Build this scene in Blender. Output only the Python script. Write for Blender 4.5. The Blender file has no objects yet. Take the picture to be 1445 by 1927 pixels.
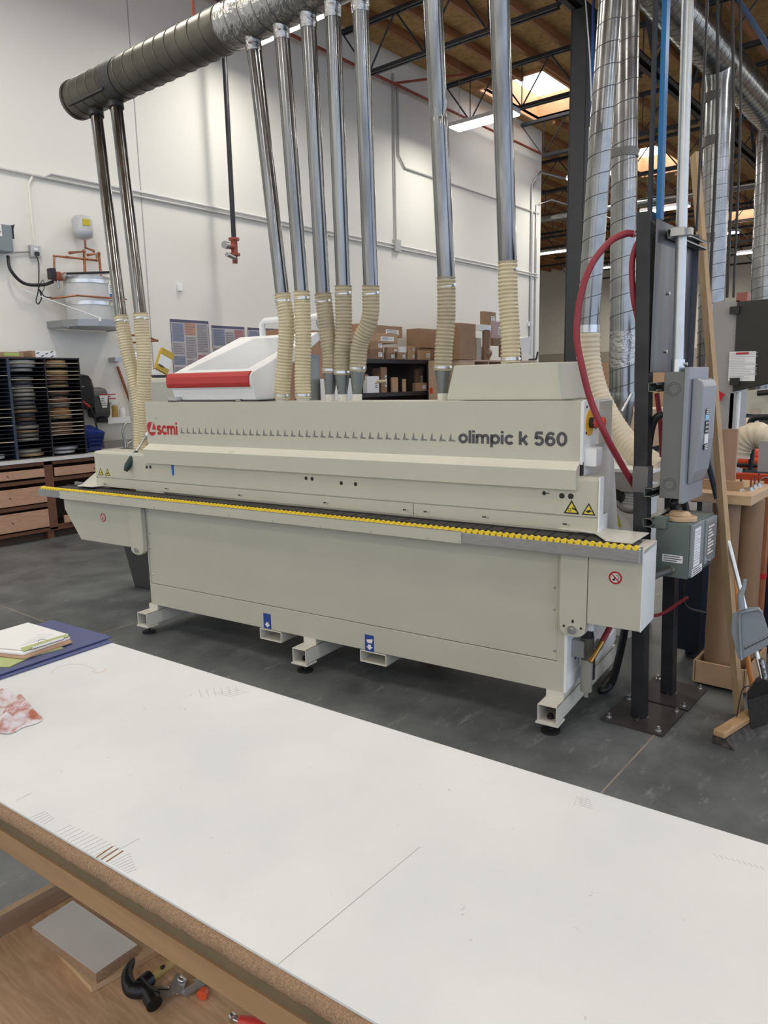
import bpy, math, random
from mathutils import Vector, Matrix
random.seed(7)
PI=math.pi; V=Vector
scene=bpy.context.scene; COL=scene.collection
# ---------------------------------------------------------------- camera
FPX=1396.0; CX,CY=722.5,963.5; EYE=1.65
PITCH,ROLL,YAW=.1744,-.02034,.68204
cy_,sy_=math.cos(YAW),math.sin(YAW); cp_,sp_=math.cos(PITCH),math.sin(PITCH)
FW=V((cy_*cp_,sy_*cp_,-sp_)); R0=V((sy_,-cy_,0)); U0=R0.cross(FW)
RT=math.cos(ROLL)*R0+math.sin(ROLL)*U0; UP=-math.sin(ROLL)*R0+math.cos(ROLL)*U0
EY=V((0,0,EYE))
cam_d=bpy.data.cameras.new('camera'); cam=bpy.data.objects.new('camera',cam_d); COL.objects.link(cam)
cam.matrix_world=Matrix(((RT.x,UP.x,-FW.x,0),(RT.y,UP.y,-FW.y,0),(RT.z,UP.z,-FW.z,EYE),(0,0,0,1)))
cam_d.sensor_fit='VERTICAL'; cam_d.sensor_height=36; cam_d.sensor_width=27; cam_d.lens=FPX/1927*36
cam_d.clip_start=.05; cam_d.clip_end=200; scene.camera=cam
# measured points of the place: where the sight line of a photo point meets a known plane
def ray(x,y): return FW+(x-CX)/FPX*RT-(y-CY)/FPX*UP
def az(x,y,z): d=ray(x,y); return EY+d*((z-EYE)/d.z)
def ay(x,y,Y): d=ray(x,y); return EY+d*(Y/d.y)
def ax(x,y,X): d=ray(x,y); return EY+d*(X/d.x)
# ---------------------------------------------------------------- materials
MATS={}
def mat(name,col,rough=.6,metal=0.,var=0.,scale=8.,bump=0.,bscale=60.,alpha=1.,trans=0.,emit=0.,spec=.5,col2=None,stretch=None,dist=0.,coat=0.):
    if name in MATS: return MATS[name]
    m=bpy.data.materials.new(name); m.use_nodes=True; nt=m.node_tree; N=nt.nodes; L=nt.links
    b=N['Principled BSDF']; c=(*col,1)
    b.inputs['Base Color'].default_value=c; b.inputs['Roughness'].default_value=rough; b.inputs['Metallic'].default_value=metal
    b.inputs['Specular IOR Level'].default_value=spec; b.inputs['Coat Weight'].default_value=coat
    b.inputs['Alpha'].default_value=alpha; b.inputs['Transmission Weight'].default_value=trans
    tc=N.new('ShaderNodeTexCoord'); mp=N.new('ShaderNodeMapping'); L.new(tc.outputs['Object'],mp.inputs['Vector'])
    if stretch: mp.inputs['Scale'].default_value=stretch
    if var or col2:
        n=N.new('ShaderNodeTexNoise'); n.inputs['Scale'].default_value=scale; n.inputs['Detail'].default_value=6; n.inputs['Distortion'].default_value=dist
        L.new(mp.outputs[0],n.inputs['Vector'])
        r=N.new('ShaderNodeValToRGB'); L.new(n.outputs['Fac'],r.inputs[0])
        r.color_ramp.elements[0].position=.3; r.color_ramp.elements[1].position=.7
        c2=col2 or tuple(min(1,x*(1+var)) for x in col); c1=col if col2 else tuple(x*(1-var) for x in col)
        r.color_ramp.elements[0].color=(*c1,1); r.color_ramp.elements[1].color=(*c2,1)
        L.new(r.outputs[0],b.inputs['Base Color'])
        mr=N.new('ShaderNodeMapRange'); L.new(n.outputs['Fac'],mr.inputs[0]); mr.inputs[3].default_value=max(.03,rough-.08); mr.inputs[4].default_value=min(1,rough+.08)
        L.new(mr.outputs[0],b.inputs['Roughness'])
    if bump:
        n2=N.new('ShaderNodeTexNoise'); n2.inputs['Scale'].default_value=bscale; n2.inputs['Detail'].default_value=4
        L.new(mp.outputs[0],n2.inputs['Vector'])
        bp=N.new('ShaderNodeBump'); bp.inputs['Strength'].default_value=bump; bp.inputs['Distance'].default_value=.01
        L.new(n2.outputs['Fac'],bp.inputs['Height']); L.new(bp.outputs[0],b.inputs['Normal'])
    if emit:
        b.inputs['Emission Color'].default_value=c; b.inputs['Emission Strength'].default_value=emit
    MATS[name]=m; return m
def wood(name,c1,c2,stretch=(1,12,12),scale=4.,rough=.55,dist=1.2): return mat(name,c1,rough,col2=c2,stretch=stretch,scale=scale,dist=dist,bump=.05,bscale=30)
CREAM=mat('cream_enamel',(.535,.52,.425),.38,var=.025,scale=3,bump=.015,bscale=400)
LEDGE_LIT=mat('cream_enamel_toplit',(.74,.715,.60),.3,var=.02); CREAMD=mat('cream_enamel_top',(.66,.64,.56),.4,var=.02)  # ledge copy of the enamel, light from above put into its colour
WHITEP=mat('white_enamel',(.84,.85,.84),.35,var=.02,scale=3)
DARKG=mat('dark_grey_print',(.075,.075,.08),.5); MIDG=mat('mid_grey_print',(.19,.19,.19),.5); REDP=mat('red_print',(.45,.012,.02),.4)
REDB=mat('red_band',(.48,.035,.035),.35,var=.05); BLACK=mat('black_plastic',(.012,.012,.013),.45); YEL=mat('yellow_roller',(.9,.66,.03),.35)
YELS=mat('yellow_sticker',(.72,.62,.06),.5); BLUES=mat('blue_sticker',(.02,.06,.28),.45); BLUET=mat('blue_tape',(.01,.13,.42),.5)
ALU=mat('brushed_aluminium',(.42,.42,.42),.38,metal=.9,var=.12,scale=30,stretch=(1,1,12)); ZINC=mat('zinc_steel',(.62,.63,.63),.3,metal=1,var=.1,scale=20)
GALV=mat('galvanized_steel',(.23,.23,.225),.19,metal=1.,var=.35,scale=24,bump=.04,bscale=30,stretch=(1,1,.05))  # lengthwise streaks of reflected surroundings put into the colour
GALVD=mat('old_galvanized_duct',(.115,.108,.088),.42,metal=.8,var=.35,scale=4,bump=.05,bscale=9)
SPIR=mat('spiral_duct_steel',(.27,.275,.27),.24,metal=1.,var=.2,scale=5,bump=.03,bscale=9); SEAM=mat('dark_seam',(.07,.07,.068),.5,metal=.5)
TAPE=mat('foil_tape',(.40,.395,.385),.24,metal=1.,bump=.9,bscale=28,var=.15); MASTIC=mat('black_duct_sealant',(.035,.034,.032),.5,bump=.2,bscale=20)
HOSE=mat('cream_flexible_hose',(.62,.53,.34),.35,var=.1,scale=12); HOSED=mat('dusty_hose',(.42,.36,.24),.5,var=.15,scale=10)
HOSEW=mat('pale_flexible_hose',(.66,.57,.42),.42,var=.08); CLEARR=mat('smoky_reducer',(.17,.18,.175),.25,metal=.5,var=.1)
STEELB=mat('black_mill_steel',(.028,.029,.033),.42,metal=.4,var=.35,scale=7); PAINTD=mat('dark_grey_steel',(.035,.038,.042),.55,var=.15,scale=5)
BLUESTL=mat('bluish_mill_plate',(.13,.145,.18),.36,metal=.7,col2=(.12,.11,.10),scale=3,stretch=(5,5,.4))
GREYE=mat('grey_enclosure',(.145,.15,.145),.45,var=.03); GREYL=mat('light_grey_enclosure',(.27,.285,.32),.32,var=.03); GREEN=mat('grey_green_enclosure',(.115,.145,.133),.45,var=.06)
CONC=None
WHITEPAP=mat('white_paper',(.82,.82,.81),.7); PAPG=mat('pale_grey_print',(.5,.51,.54),.7); COP=mat('copper_pipe',(.36,.14,.07),.35,metal=.9,var=.25,scale=12)
REDV=mat('red_oxide_paint',(.28,.06,.035),.5,var=.15); CARD=mat('cardboard',(.33,.20,.115),.75,var=.1,scale=5); CARD2=mat('light_cardboard',(.43,.28,.16),.75,var=.08); TUBEM=mat('cardboard_tube_brown',(.25,.15,.08),.6,var=.1,scale=4); CARD3=mat('dark_cardboard',(.22,.13,.075),.75,var=.1)
OAK=wood('oak_drawer_front',(.50,.30,.19),(.40,.22,.135),(2,10,10)); BROWNC=wood('brown_cabinet_frame',(.16,.062,.025),(.115,.045,.02),(3,3,8)); MAPLE=wood('maple_wood',(.58,.41,.25),(.48,.32,.18),(2,2,8))
PINE=wood('pine_plank',(.50,.35,.20),(.42,.28,.15),(9,9,.7)); MDF=mat('mdf_edge',(.33,.21,.125),.9,var=.32,scale=330,bump=.5,bscale=300); PLY=wood('plywood_shelf',(.62,.41,.25),(.44,.28,.155),(7,.9,1),5,.5,2.5)
APR=wood('stained_apron',(.40,.25,.13),(.30,.185,.095),(6,.6,6),3); APRG=mat('dark_apron_strip',(.13,.105,.06),.7,col2=(.19,.13,.07),scale=9)
REDH=mat('red_rubber_hose',(.26,.018,.03),.5,var=.08); NAVY=mat('navy_paint',(.008,.016,.035),.4); ORANGE=mat('orange_paint',(.72,.075,.02),.4)
GLASSG=mat('tinted_screen',(.50,.53,.56),.12,var=.02,spec=.6); LAMP=mat('lamp_diffuser',(1,.97,.92),.5,emit=6.5)
SKYP=mat('skylight_pane',(.92,.96,1.),.5,emit=4.)
# ---------------------------------------------------------------- mesh builder
class MB:
    def __init__(s): s.v=[]; s.f=[]; s.sm=[]
    def add(s,vs,fs,smooth=False):
        o=len(s.v); s.v+= [V(x) for x in vs]; s.f+=[tuple(i+o for i in f) for f in fs]; s.sm+=[smooth]*len(fs); return s
    def box(s,x0,x1,y0,y1,z0,z1):
        x0,x1=sorted((x0,x1)); y0,y1=sorted((y0,y1)); z0,z1=sorted((z0,z1))
        return s.add([(x0,y0,z0),(x1,y0,z0),(x1,y1,z0),(x0,y1,z0),(x0,y0,z1),(x1,y0,z1),(x1,y1,z1),(x0,y1,z1)],
          [(0,3,2,1),(4,5,6,7),(0,1,5,4),(1,2,6,5),(2,3,7,6),(3,0,4,7)])
    def rbox(s,c,sz,ang=0.,tilt=None):
        M=(Matrix.Rotation(ang,3,'Z') if tilt is None else tilt); c=V(c); h=V(sz)/2
        vs=[c+M@V((a*h.x,b*h.y,d*h.z)) for d in(-1,1) for a,b in((-1,-1),(1,-1),(1,1),(-1,1))]
        return s.add(vs,[(0,3,2,1),(4,5,6,7),(0,1,5,4),(1,2,6,5),(2,3,7,6),(3,0,4,7)])
    def prism(s,a,b,smooth=False):   # two matching rings of points
        n=len(a); return s.add(list(a)+list(b),[tuple(range(n))[::-1],tuple(range(n,2*n))]+[(i,(i+1)%n,n+(i+1)%n,n+i) for i in range(n)],smooth)
    def ext(s,poly,plane,a,b):      # 2D polygon pushed along an axis
        f={'x':lambda p,t:(t,p[0],p[1]),'y':lambda p,t:(p[0],t,p[1]),'z':lambda p,t:(p[0],p[1],t)}[plane]
        return s.prism([f(p,a) for p in poly],[f(p,b) for p in poly])
    def tube(s,pts,r,n=12,cap=True,rf=None,flat=1.):
        pts=[V(p) for p in pts]; m=len(pts); T=[]
        for i in range(m):
            t=(pts[min(i+1,m-1)]-pts[max(i-1,0)]); T.append(t.normalized())
        a=V((0,0,1)) if abs(T[0].z)<.9 else V((1,0,0)); u=(a-T[0]*a.dot(T[0])).normalized(); o=len(s.v); vs=[]
        for i in range(m):
            u=(u-T[i]*u.dot(T[i])).normalized(); w=T[i].cross(u); rr=rf(i/(m-1)) if rf else (r[i] if isinstance(r,(list,tuple)) else r)
            vs+=[pts[i]+(u*math.cos(2*PI*k/n)+w*math.sin(2*PI*k/n)*flat)*rr for k in range(n)]
        fs=[(i*n+k,i*n+(k+1)%n,(i+1)*n+(k+1)%n,(i+1)*n+k) for i in range(m-1) for k in range(n)]
        s.add(vs,fs,True)
        if cap: s.add([vs[k] for k in range(n)],[tuple(range(n))[::-1]]); s.add([vs[(m-1)*n+k] for k in range(n)],[tuple(range(n))])
        return s
    def cyl(s,p,q,r,n=16,r2=None): return s.tube([p,q],[r,r if r2 is None else r2],n)
    def sph(s,c,r,n=12,sc=(1,1,1)):
        c=V(c); m=n//2; vs=[c+V((r*sc[0]*math.sin(PI*i/m)*math.cos(2*PI*k/n),r*sc[1]*math.sin(PI*i/m)*math.sin(2*PI*k/n),r*sc[2]*math.cos(PI*i/m))) for i in range(m+1) for k in range(n)]
        return s.add(vs,[(i*n+k,(i+1)*n+k,(i+1)*n+(k+1)%n,i*n+(k+1)%n) for i in range(m) for k in range(n)],True)
    def helix(s,p,q,R,r,pitch,n=20):
        p=V(p);q=V(q);d=q-p;L=d.length;t=d/L;a=V((1,0,0)) if abs(t.x)<.8 else V((0,1,0));u=(a-t*a.dot(t)).normalized();w=t.cross(u);K=int(L/pitch*n)
        return s.tube([p+t*(L*i/K)+(u*math.cos(2*PI*i/n)+w*math.sin(2*PI*i/n))*R for i in range(K+1)],r,4)
    def build(s,name,m,parent=None,local=False,bev=0.,label=None):
        me=bpy.data.meshes.new(name); vs=s.v
        if parent is not None:
            Mi=PM[parent.name]
            if not local: 
                I=Mi.inverted(); vs=[I@v for v in vs]
            off=V((0,0,0))
        else:
            off=V(((min(v.x for v in vs)+max(v.x for v in vs))/2,(min(v.y for v in vs)+max(v.y for v in vs))/2,min(v.z for v in vs)))
            vs=[v-off for v in vs]
        me.from_pydata([tuple(v) for v in vs],[],s.f); me.polygons.foreach_set('use_smooth',s.sm); me.update()
        o=bpy.data.objects.new(name,me); COL.objects.link(o); me.materials.append(m)
        if parent is not None: o.parent=parent; PM[o.name]=PM[parent.name]
        else: o.location=off; PM[o.name]=Matrix.Translation(off)
        if bev:
            b=o.modifiers.new('bevel','BEVEL'); b.width=bev; b.segments=2; b.limit_method='ANGLE'; b.angle_limit=.6
        if label: o['label']=label
        return o
PM={}
def thing(name,label,cat,loc=(0,0,0),rz=0.,group=None):
    o=bpy.data.objects.new(name,None); COL.objects.link(o); o.location=loc; o.rotation_euler=(0,0,rz); o.empty_display_size=.1
    PM[o.name]=Matrix.Translation(V(loc))@Matrix.Rotation(rz,4,'Z'); o['label']=label; o['category']=cat
    if group: o['group']=group
    return o
def tag(o,label,cat,group=None,kind=None):
    o['label']=label; o['category']=cat
    if group: o['group']=group
    if kind: o['kind']=kind
    return o
def struct(o): o['kind']='structure'; return o
def shift(o,parent,loc):      # copy a part (sharing its mesh) to another place on the same thing
    c=o.copy(); COL.objects.link(c); c.parent=parent; c.location=loc; PM[c.name]=PM[parent.name]; return c
def dup(root,loc,label=None,group=None,rz=None):
    r=root.copy(); COL.objects.link(r); r.location=loc
    if rz is not None: r.rotation_euler=(0,0,rz)
    if label: r['label']=label
    if group: r['group']=group
    for ch in list(root.children):
        c=ch.copy(); COL.objects.link(c); c.parent=r
        for g in list(ch.children):
            d=g.copy(); COL.objects.link(d); d.parent=c
    return r
def bez(pts,n=10):    # smooth curve through points
    P=[V(p) for p in pts]; P=[P[0]*2-P[1]]+P+[P[-1]*2-P[-2]]; out=[]
    for i in range(1,len(P)-2):
        for k in range(n):
            t=k/n; a,b,c,d=P[i-1],P[i],P[i+1],P[i+2]
            out.append(.5*((2*b)+(c-a)*t+(2*a-5*b+4*c-d)*t*t+(3*b-a-3*c+d)*t*t*t))
    out.append(P[-2]); return out
def resample(pts,step):
    out=[pts[0].copy()]; acc=0
    for a,b in zip(pts,pts[1:]):
        L=(b-a).length; d=step-acc
        while d<=L: out.append(a.lerp(b,d/L)); d+=step
        acc=(acc+L)%step if L else acc
        acc=L-(d-step)
    if (out[-1]-pts[-1]).length>step*.3: out.append(pts[-1].copy())
    return out
def hose_mb(pts,r,pitch=.02,amp=.15,n=18,rend=None):
    P=resample(bez(pts,16),pitch/4); m=len(P); b=MB()
    R=[(r+(0 if rend is None else (rend-r)*i/(m-1)))*(1+amp*(.5+.5*math.cos(2*PI*i/4))) for i in range(m)]
    return b.tube(P,R,n)
def text_mesh(name,txt,m,parent,x0,x1,z0,z1,y,depth=.0015,bold=0.,local=True,frame=None):
    cu=bpy.data.curves.new(name,'FONT'); cu.body=txt; cu.extrude=.5; cu.offset=bold; cu.resolution_u=4; t=bpy.data.objects.new('tmp',cu); COL.objects.link(t)
    dg=bpy.context.evaluated_depsgraph_get(); dg.update(); me=bpy.data.meshes.new_from_object(t.evaluated_get(dg)); bpy.data.objects.remove(t)
    xs=[v.co.x for v in me.vertices]; ys=[v.co.y for v in me.vertices]; a,b=min(xs),max(xs); c,d=min(ys),max(ys)
    I=None if local else PM[parent.name].inverted()
    for v in me.vertices:
        p=V((x0+(v.co.x-a)/(b-a)*(x1-x0), y-(depth if v.co.z>0 else 0), z0+(v.co.y-c)/(d-c)*(z1-z0)))
        if frame: p=frame(p)
        if I is not None: p=I@p
        v.co=p
    me.materials.clear(); me.materials.append(m); me.name=name
    o=bpy.data.objects.new(name,me); COL.objects.link(o); o.parent=parent; PM[o.name]=PM[parent.name]; return o
def lines_mb(o,u,w,n,x0,x1,z0,z1,rows,th=.4,dep=.0006,gap=0.):   # rows of small print as thin raised bars on plane (o,u,w), normal n
    b=MB(); o,u,w,n=V(o),V(u),V(w),V(n)
    for i in range(rows):
        zc=z1-(z1-z0)*(i+.5)/rows; h=(z1-z0)/rows*th/2; xe=x1-(x1-x0)*random.choice([0,0,.1,.25,.45])
        a=[o+u*x0+w*(zc-h),o+u*xe+w*(zc-h),o+u*xe+w*(zc+h),o+u*x0+w*(zc+h)]
        b.prism(a,[p+n*dep for p in a])
    return b
LAMPW=46.; SKYW=0.; WORLDW=1.25
scene.view_settings.view_transform='Standard'; scene.view_settings.look='None'; scene.view_settings.exposure=0.; scene.view_settings.gamma=1.; scene.view_settings.use_curve_mapping=False
# ================================================================ SETTING
def floor_mat():
    m=bpy.data.materials.new('dark_polished_concrete'); m.use_nodes=True; nt=m.node_tree; N=nt.nodes; L=nt.links; b=N['Principled BSDF']
    g=N.new('ShaderNodeNewGeometry')
    n=N.new('ShaderNodeTexNoise'); n.inputs['Scale'].default_value=2.2; n.inputs['Detail'].default_value=9; n.inputs['Roughness'].default_value=.65; L.new(g.outputs['Position'],n.inputs['Vector'])
    r=N.new('ShaderNodeValToRGB'); r.color_ramp.elements[0].position=.32; r.color_ramp.elements[0].color=(.062,.070,.073,1); r.color_ramp.elements[1].position=.72; r.color_ramp.elements[1].color=(.165,.175,.175,1)
    L.new(n.outputs['Fac'],r.inputs[0])
    mp=N.new('ShaderNodeMapping'); mp.inputs['Scale'].default_value=(1,3.,1); mp.inputs['Rotation'].default_value=(0,0,.5); L.new(g.outputs['Position'],mp.inputs['Vector'])
    n2=N.new('ShaderNodeTexNoise'); n2.inputs['Scale'].default_value=5; n2.inputs['Detail'].default_value=8; n2.inputs['Roughness'].default_value=.75; L.new(mp.outputs[0],n2.inputs['Vector'])
    r2=N.new('ShaderNodeValToRGB'); r2.color_ramp.elements[0].position=.56; r2.color_ramp.elements[0].color=(0,0,0,1); r2.color_ramp.elements[1].position=.78; r2.color_ramp.elements[1].color=(1,1,1,1); L.new(n2.outputs['Fac'],r2.inputs[0])
    mx=N.new('ShaderNodeMix'); mx.data_type='RGBA'; L.new(r2.outputs[0],mx.inputs[0]); L.new(r.outputs[0],mx.inputs[6]); mx.inputs[7].default_value=(.30,.31,.30,1)
    L.new(mx.outputs[2],b.inputs['Base Color']); b.inputs['Roughness'].default_value=.42
    mr=N.new('ShaderNodeMapRange'); L.new(n.outputs['Fac'],mr.inputs[0]); mr.inputs[3].default_value=.3; mr.inputs[4].default_value=.55; L.new(mr.outputs[0],b.inputs['Roughness'])
    bp=N.new('ShaderNodeBump'); bp.inputs['Strength'].default_value=.12; bp.inputs['Distance'].default_value=.004; L.new(n2.outputs['Fac'],bp.inputs['Height']); L.new(bp.outputs[0],b.inputs['Normal'])
    return m
def osb_mat():
    m=bpy.data.materials.new('osb_roof_deck'); m.use_nodes=True; nt=m.node_tree; N=nt.nodes; L=nt.links; b=N['Principled BSDF']
    g=N.new('ShaderNodeNewGeometry'); v=N.new('ShaderNodeTexVoronoi'); v.inputs['Scale'].default_value=14; L.new(g.outputs['Position'],v.inputs['Vector'])
    r=N.new('ShaderNodeValToRGB'); r.color_ramp.elements[0].color=(.34,.20,.07,1); r.color_ramp.elements[1].color=(.52,.33,.135,1); L.new(v.outputs['Color'],r.inputs[0]); L.new(r.outputs[0],b.inputs['Base Color']); b.inputs['Roughness'].default_value=.8
    return m
FLOORM=floor_mat(); OSB=osb_mat()
WALLM=mat('white_wall_paint',(.79,.772,.70),.7,var=.02,scale=.6,bump=.03,bscale=40); WALLT=mat('taupe_wall_band',(.42,.38,.30),.8,var=.03); WALLG=mat('beige_far_wall',(.74,.70,.60),.8,var=.03)
GLULAM=wood('glulam_purlin',(.36,.155,.06),(.26,.11,.04),(.6,6,6),3); WELL=wood('light_well_lining',(.72,.42,.22),(.62,.34,.17),(1,1,1),3)
b=MB(); b.box(-7,38,-10,22,-.1,0); struct(b.build('floor',FLOORM))
JOINT=mat('joint_filler',(.25,.22,.17),.8,var=.2)
for k,(x0,x1,y0,y1) in enumerate([(-7,16,1.064,1.072),(-7,16,4.551,4.559),(2.418,2.426,-8,8.6)]):
    b=MB(); b.box(x0,x1,y0,y1,0,.0012 if k<2 else .0009); struct(b.build('trim_%d'%(k+1),JOINT))
XC=16.5; YW=8.6; ZD=7.25
b=MB(); b.box(-7,XC,YW,YW+.2,0,ZD+.1); struct(b.build('wall_left',WALLM))
b=MB(); b.box(XC,XC+.15,YW,22,0,ZD+.1); struct(b.build('wall_corner',WALLM))
b=MB(); b.box(37,37.2,-10,22,2.9,ZD+.1); struct(b.build('wall_far',WALLG))
b=MB(); b.box(36.98,37.2,-10,22,0,2.9); struct(b.build('wall_far_lower',WALLT))
b=MB(); b.box(XC,38,21.8,22,0,ZD+.1); struct(b.build('wall_deep_left',WALLG))
# vertical panel joint on the white wall
b=MB(); b.box(5.835,5.847,YW-.004,YW,0,ZD); struct(b.build('trim_4',mat('panel_joint',(.42,.40,.38),.8)))
# roof deck with three lit openings in view and three added for light
SK=[(13.45,15.9,6.95,8.3),(19.4,22.1,6.95,8.25),(28.4,31.0,6.9,8.2),(4.2,6.6,4.9,6.2),(4.2,6.6,-1.6,-.3),(13.45,15.9,-1.6,-.3)]
xs=sorted({-7.,38.}|{v for s in SK for v in s[:2]}); ys=sorted({-10.,22.}|{v for s in SK for v in s[2:]}); b=MB()
for i in range(len(xs)-1):
    for j in range(len(ys)-1):
        cx,cyy=(xs[i]+xs[i+1])/2,(ys[j]+ys[j+1])/2
        if any(s[0]<cx<s[1] and s[2]<cyy<s[3] for s in SK): continue
        b.box(xs[i],xs[i+1],ys[j],ys[j+1],ZD,ZD+.06)
struct(b.build('ceiling',OSB))
for k,(x0,x1,y0,y1) in enumerate(SK):
    nm=['nearest skylight above the white wall with orange timber sides','second skylight beyond the dark column, orange timber sides','far skylight above the distant aisle, orange timber sides','added skylight out of view over the left end of the edge bander','added skylight out of view over the near aisle','added skylight out of view over the right aisle'][k]
    t=thing('skylight',nm,'skylight',((x0+x1)/2,(y0+y1)/2,ZD),group=None)
    b=MB(); h=.48
    b.box(x0-.05,x0,y0-.05,y1+.05,ZD-.05,ZD+h); b.box(x1,x1+.05,y0-.05,y1+.05,ZD-.05,ZD+h); b.box(x0,x1,y0-.05,y0,ZD-.05,ZD+h); b.box(x0,x1,y1,y1+.05,ZD-.05,ZD+h)
    b.build('light_well',WELL,t)
    b=MB(); b.box(x0,x1,y0,y1,ZD+h,ZD+h+.02); b.build('pane',SKYP,t)
# wooden roof purlins running along the building
lab='brown glulam roof purlin running above the steel joists'
proto={}
for j in range(46):
    y=-9.4+j*.62
    if y>21.5: break
    segs=[(-6.9,37.)]
    if y>YW-.05: segs=[(XC+.2,37.)]
    for (x0,x1,y0,y1) in SK:
        if y0-.1<y<y1+.1:
            ns=[]
            for a,c in segs:
                if a<x0 and c>x1: ns+= [(a,x0-.06),(x1+.06,c)]
                else: ns.append((a,c))
            segs=ns
    for a,c in segs:
        key=round(c-a,2)
        if key not in proto:
            b=MB(); b.box(-(c-a)/2,(c-a)/2,-.03,.03,0,.14); o=b.build('roof_purlin',GLULAM); proto[key]=o
        else: o=proto[key].copy(); COL.objects.link(o)
        o.location=((a+c)/2,y,ZD-.14); tag(o,lab,'beam','wooden purlins under the roof deck')
# open-web steel joists across the building
def joist(x,y0,y1,zb,zt,label,group,first=[None]):
    t=thing('roof_truss',label,'truss',(x,y0,zb),group=group); m=PAINTD
    for nm,z,h in(('bottom_chord',zb,.07),('top_chord',zt,.07)):
        b=MB(); a0=y0+(.55 if nm[0]=='b' else 0); a1=y1-(.55 if nm[0]=='b' else 0)
        b.box(x-.055,x-.01,a0,a1,z,z+.012); b.box(x+.01,x+.055,a0,a1,z,z+.012); b.box(x-.02,x-.01,a0,a1,z,z+h); b.box(x+.01,x+.02,a0,a1,z,z+h); b.build(nm,m,t)
    n=max(4,int(round((y1-y0)/1.22))); st=(y1-y0)/n
    for i in range(n):
        ym=y0+(i+.5)*st
        for a,c in((y0+i*st,ym),(y0+(i+1)*st,ym)):
            b=MB(); b.cyl((x,a,zt+.03),(x,c,zb+.03),.014,6); b.build('web_bar',m,t)
        b=MB(); b.cyl((x,ym,zt+.03),(x,ym,zb+.03),.009,6); b.build('web_post',m,t)
    return t
GY=4.2
JX=[3.8,6.7,9.6,12.5,15.4,18.3,21.2,24.1,27.,29.9,32.8,35.7]
g1='steel joists left of the main girder'; g2='steel joists right of the main girder'
T1=joist(0,0,8.45-GY,6.3,7.02,'black open-web steel joist between main girder and white wall',g1)
T2=joist(0,0,12,6.3,7.02,'black open-web steel joist left of the girder, beyond the wall end',g1+' beyond the wall')
T3=joist(0,0,11,6.3,7.02,'black open-web steel joist right of the main girder',g2)
for i,x in enumerate(JX):
    if x<XC:
        if i==0: T1.location=(x,GY,6.3)
        else: dup(T1,(x,GY,6.3))
    elif x<18.5: T2.location=(x,GY,6.3)
    else: dup(T2,(x,GY,6.3))
    if i==0: T3.location=(x,GY-11,6.3)
    else: dup(T3,(x,GY-11,6.3))
# main girder along the building
t=thing('roof_girder','deep dark steel lattice girder carried by the dark column','girder',(-6,GY,5.95))
for nm,z in(('bottom_chord',5.95),('top_chord',7.)):
    b=MB(); 
    for s in(-1,1): b.box(-6.9,37,GY+s*.03,GY+s*.11,z,z+.015); b.box(-6.9,37,GY+s*.03,GY+s*.04,z,z+.1)
    b.build(nm,PAINTD,t)
k=0
for i in range(30):
    x=-6.5+i*1.45
    for a,c in((x,x+.72),(x+1.45,x+.72)):
        b=MB(); b.rbox(((a+c)/2,GY,6.52),(math.hypot(c-a,1.0),.05,.07),tilt=Matrix.Rotation(math.atan2(1.0,abs(c-a))*(1 if c>a else -1),3,'Y')); b.build('web_bar',PAINTD,t)
# column
b=MB(); X0,Y0=9.15,GY
b.box(X0-.11,X0+.11,Y0-.11,Y0-.095,0,5.95); b.box(X0-.11,X0+.11,Y0+.095,Y0+.11,0,5.95); b.box(X0-.006,X0+.006,Y0-.095,Y0+.095,0,5.95); b.box(X0-.11,X0-.095,Y0-.1,Y0+.1,0,5.95)
tag(b.build('steel_column',PAINTD),'tall dark grey steel column behind the edge bander carrying the girder','column')
b=MB(); p=ax(1083,500,9.25); b.tube([ (9.02,4.03,.02),(9.02,4.03,4.6)],.012,8); tag(b.build('conduit',ALU),'thin pale conduit running up the dark steel column','conduit')
# linear ceiling lamps
t=thing('ceiling_lamp','long fluorescent lamp hanging behind the overhead duct','lamp',(7.12,7.2,5.98)); LP=[t]
def lamp(t,x,y,z,L=1.25):
    b=MB(); b.ext([(x-.16,z+.02),(x+.16,z+.02),(x+.12,z+.1),(x-.12,z+.1)],'y',y-L/2,y+L/2); b.build('housing',WHITEP,t)
    b=MB(); b.box(x-.15,x+.15,y-L/2+.02,y+L/2-.02,z,z+.018); b.build('diffuser',LAMP,t)
    for dy in(-.5,.5):
        b=MB(); b.cyl((x,y+dy,z+.1),(x,y+dy,ZD-.1),.004,5); b.build('hanger',ZINC,t)
lamp(t,7.12,7.2,5.98)
labs={11.75:'hanging linear lamp beside the nearest skylight, in front of the white wall',16.4:'hanging linear lamp past the white wall end',20.9:'hanging linear lamp seen beside the blue pipe',25.8:'small distant linear lamp below the far skylight',30.4:'farther distant linear lamp near right photo edge'}
for x,l in labs.items(): LP.append(dup(t,(x,7.17,5.98),l))
for i,x in enumerate([-3,1.5,6.,10.6,15.2,19.8,24.4,29.]):
    for y in(-.2,-5.5) : LP.append(dup(t,(x,y,5.98),'hanging linear lamp in the right-hand aisle rows','linear lamps over the right aisle'))
for x_,y_ in ((3.3,6.3),(1.6,4.6)): LP.append(dup(t,(x_,y_,5.98),'added linear lamp out of view, brightening the left wall','added linear lamps over the near bay'))  # extra lamps out of view, put in to brighten the left wall
for i,x in enumerate([-4,0.,4.3]): LP.append(dup(t,(x,6.5 if x<4 else 3.0,5.98),'added linear lamp out of view, brightening the left wall','added linear lamps over the near bay'))  # out-of-view lamps added to light the bander front and bench
for x in (20.,25.,30.,34.5): LP.append(dup(t,(x,12.5,5.98),'added linear lamp beyond the white wall end, lighting the far wall','added linear lamps beyond the white wall'))  # lamps added to lift the dark far wall
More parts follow.
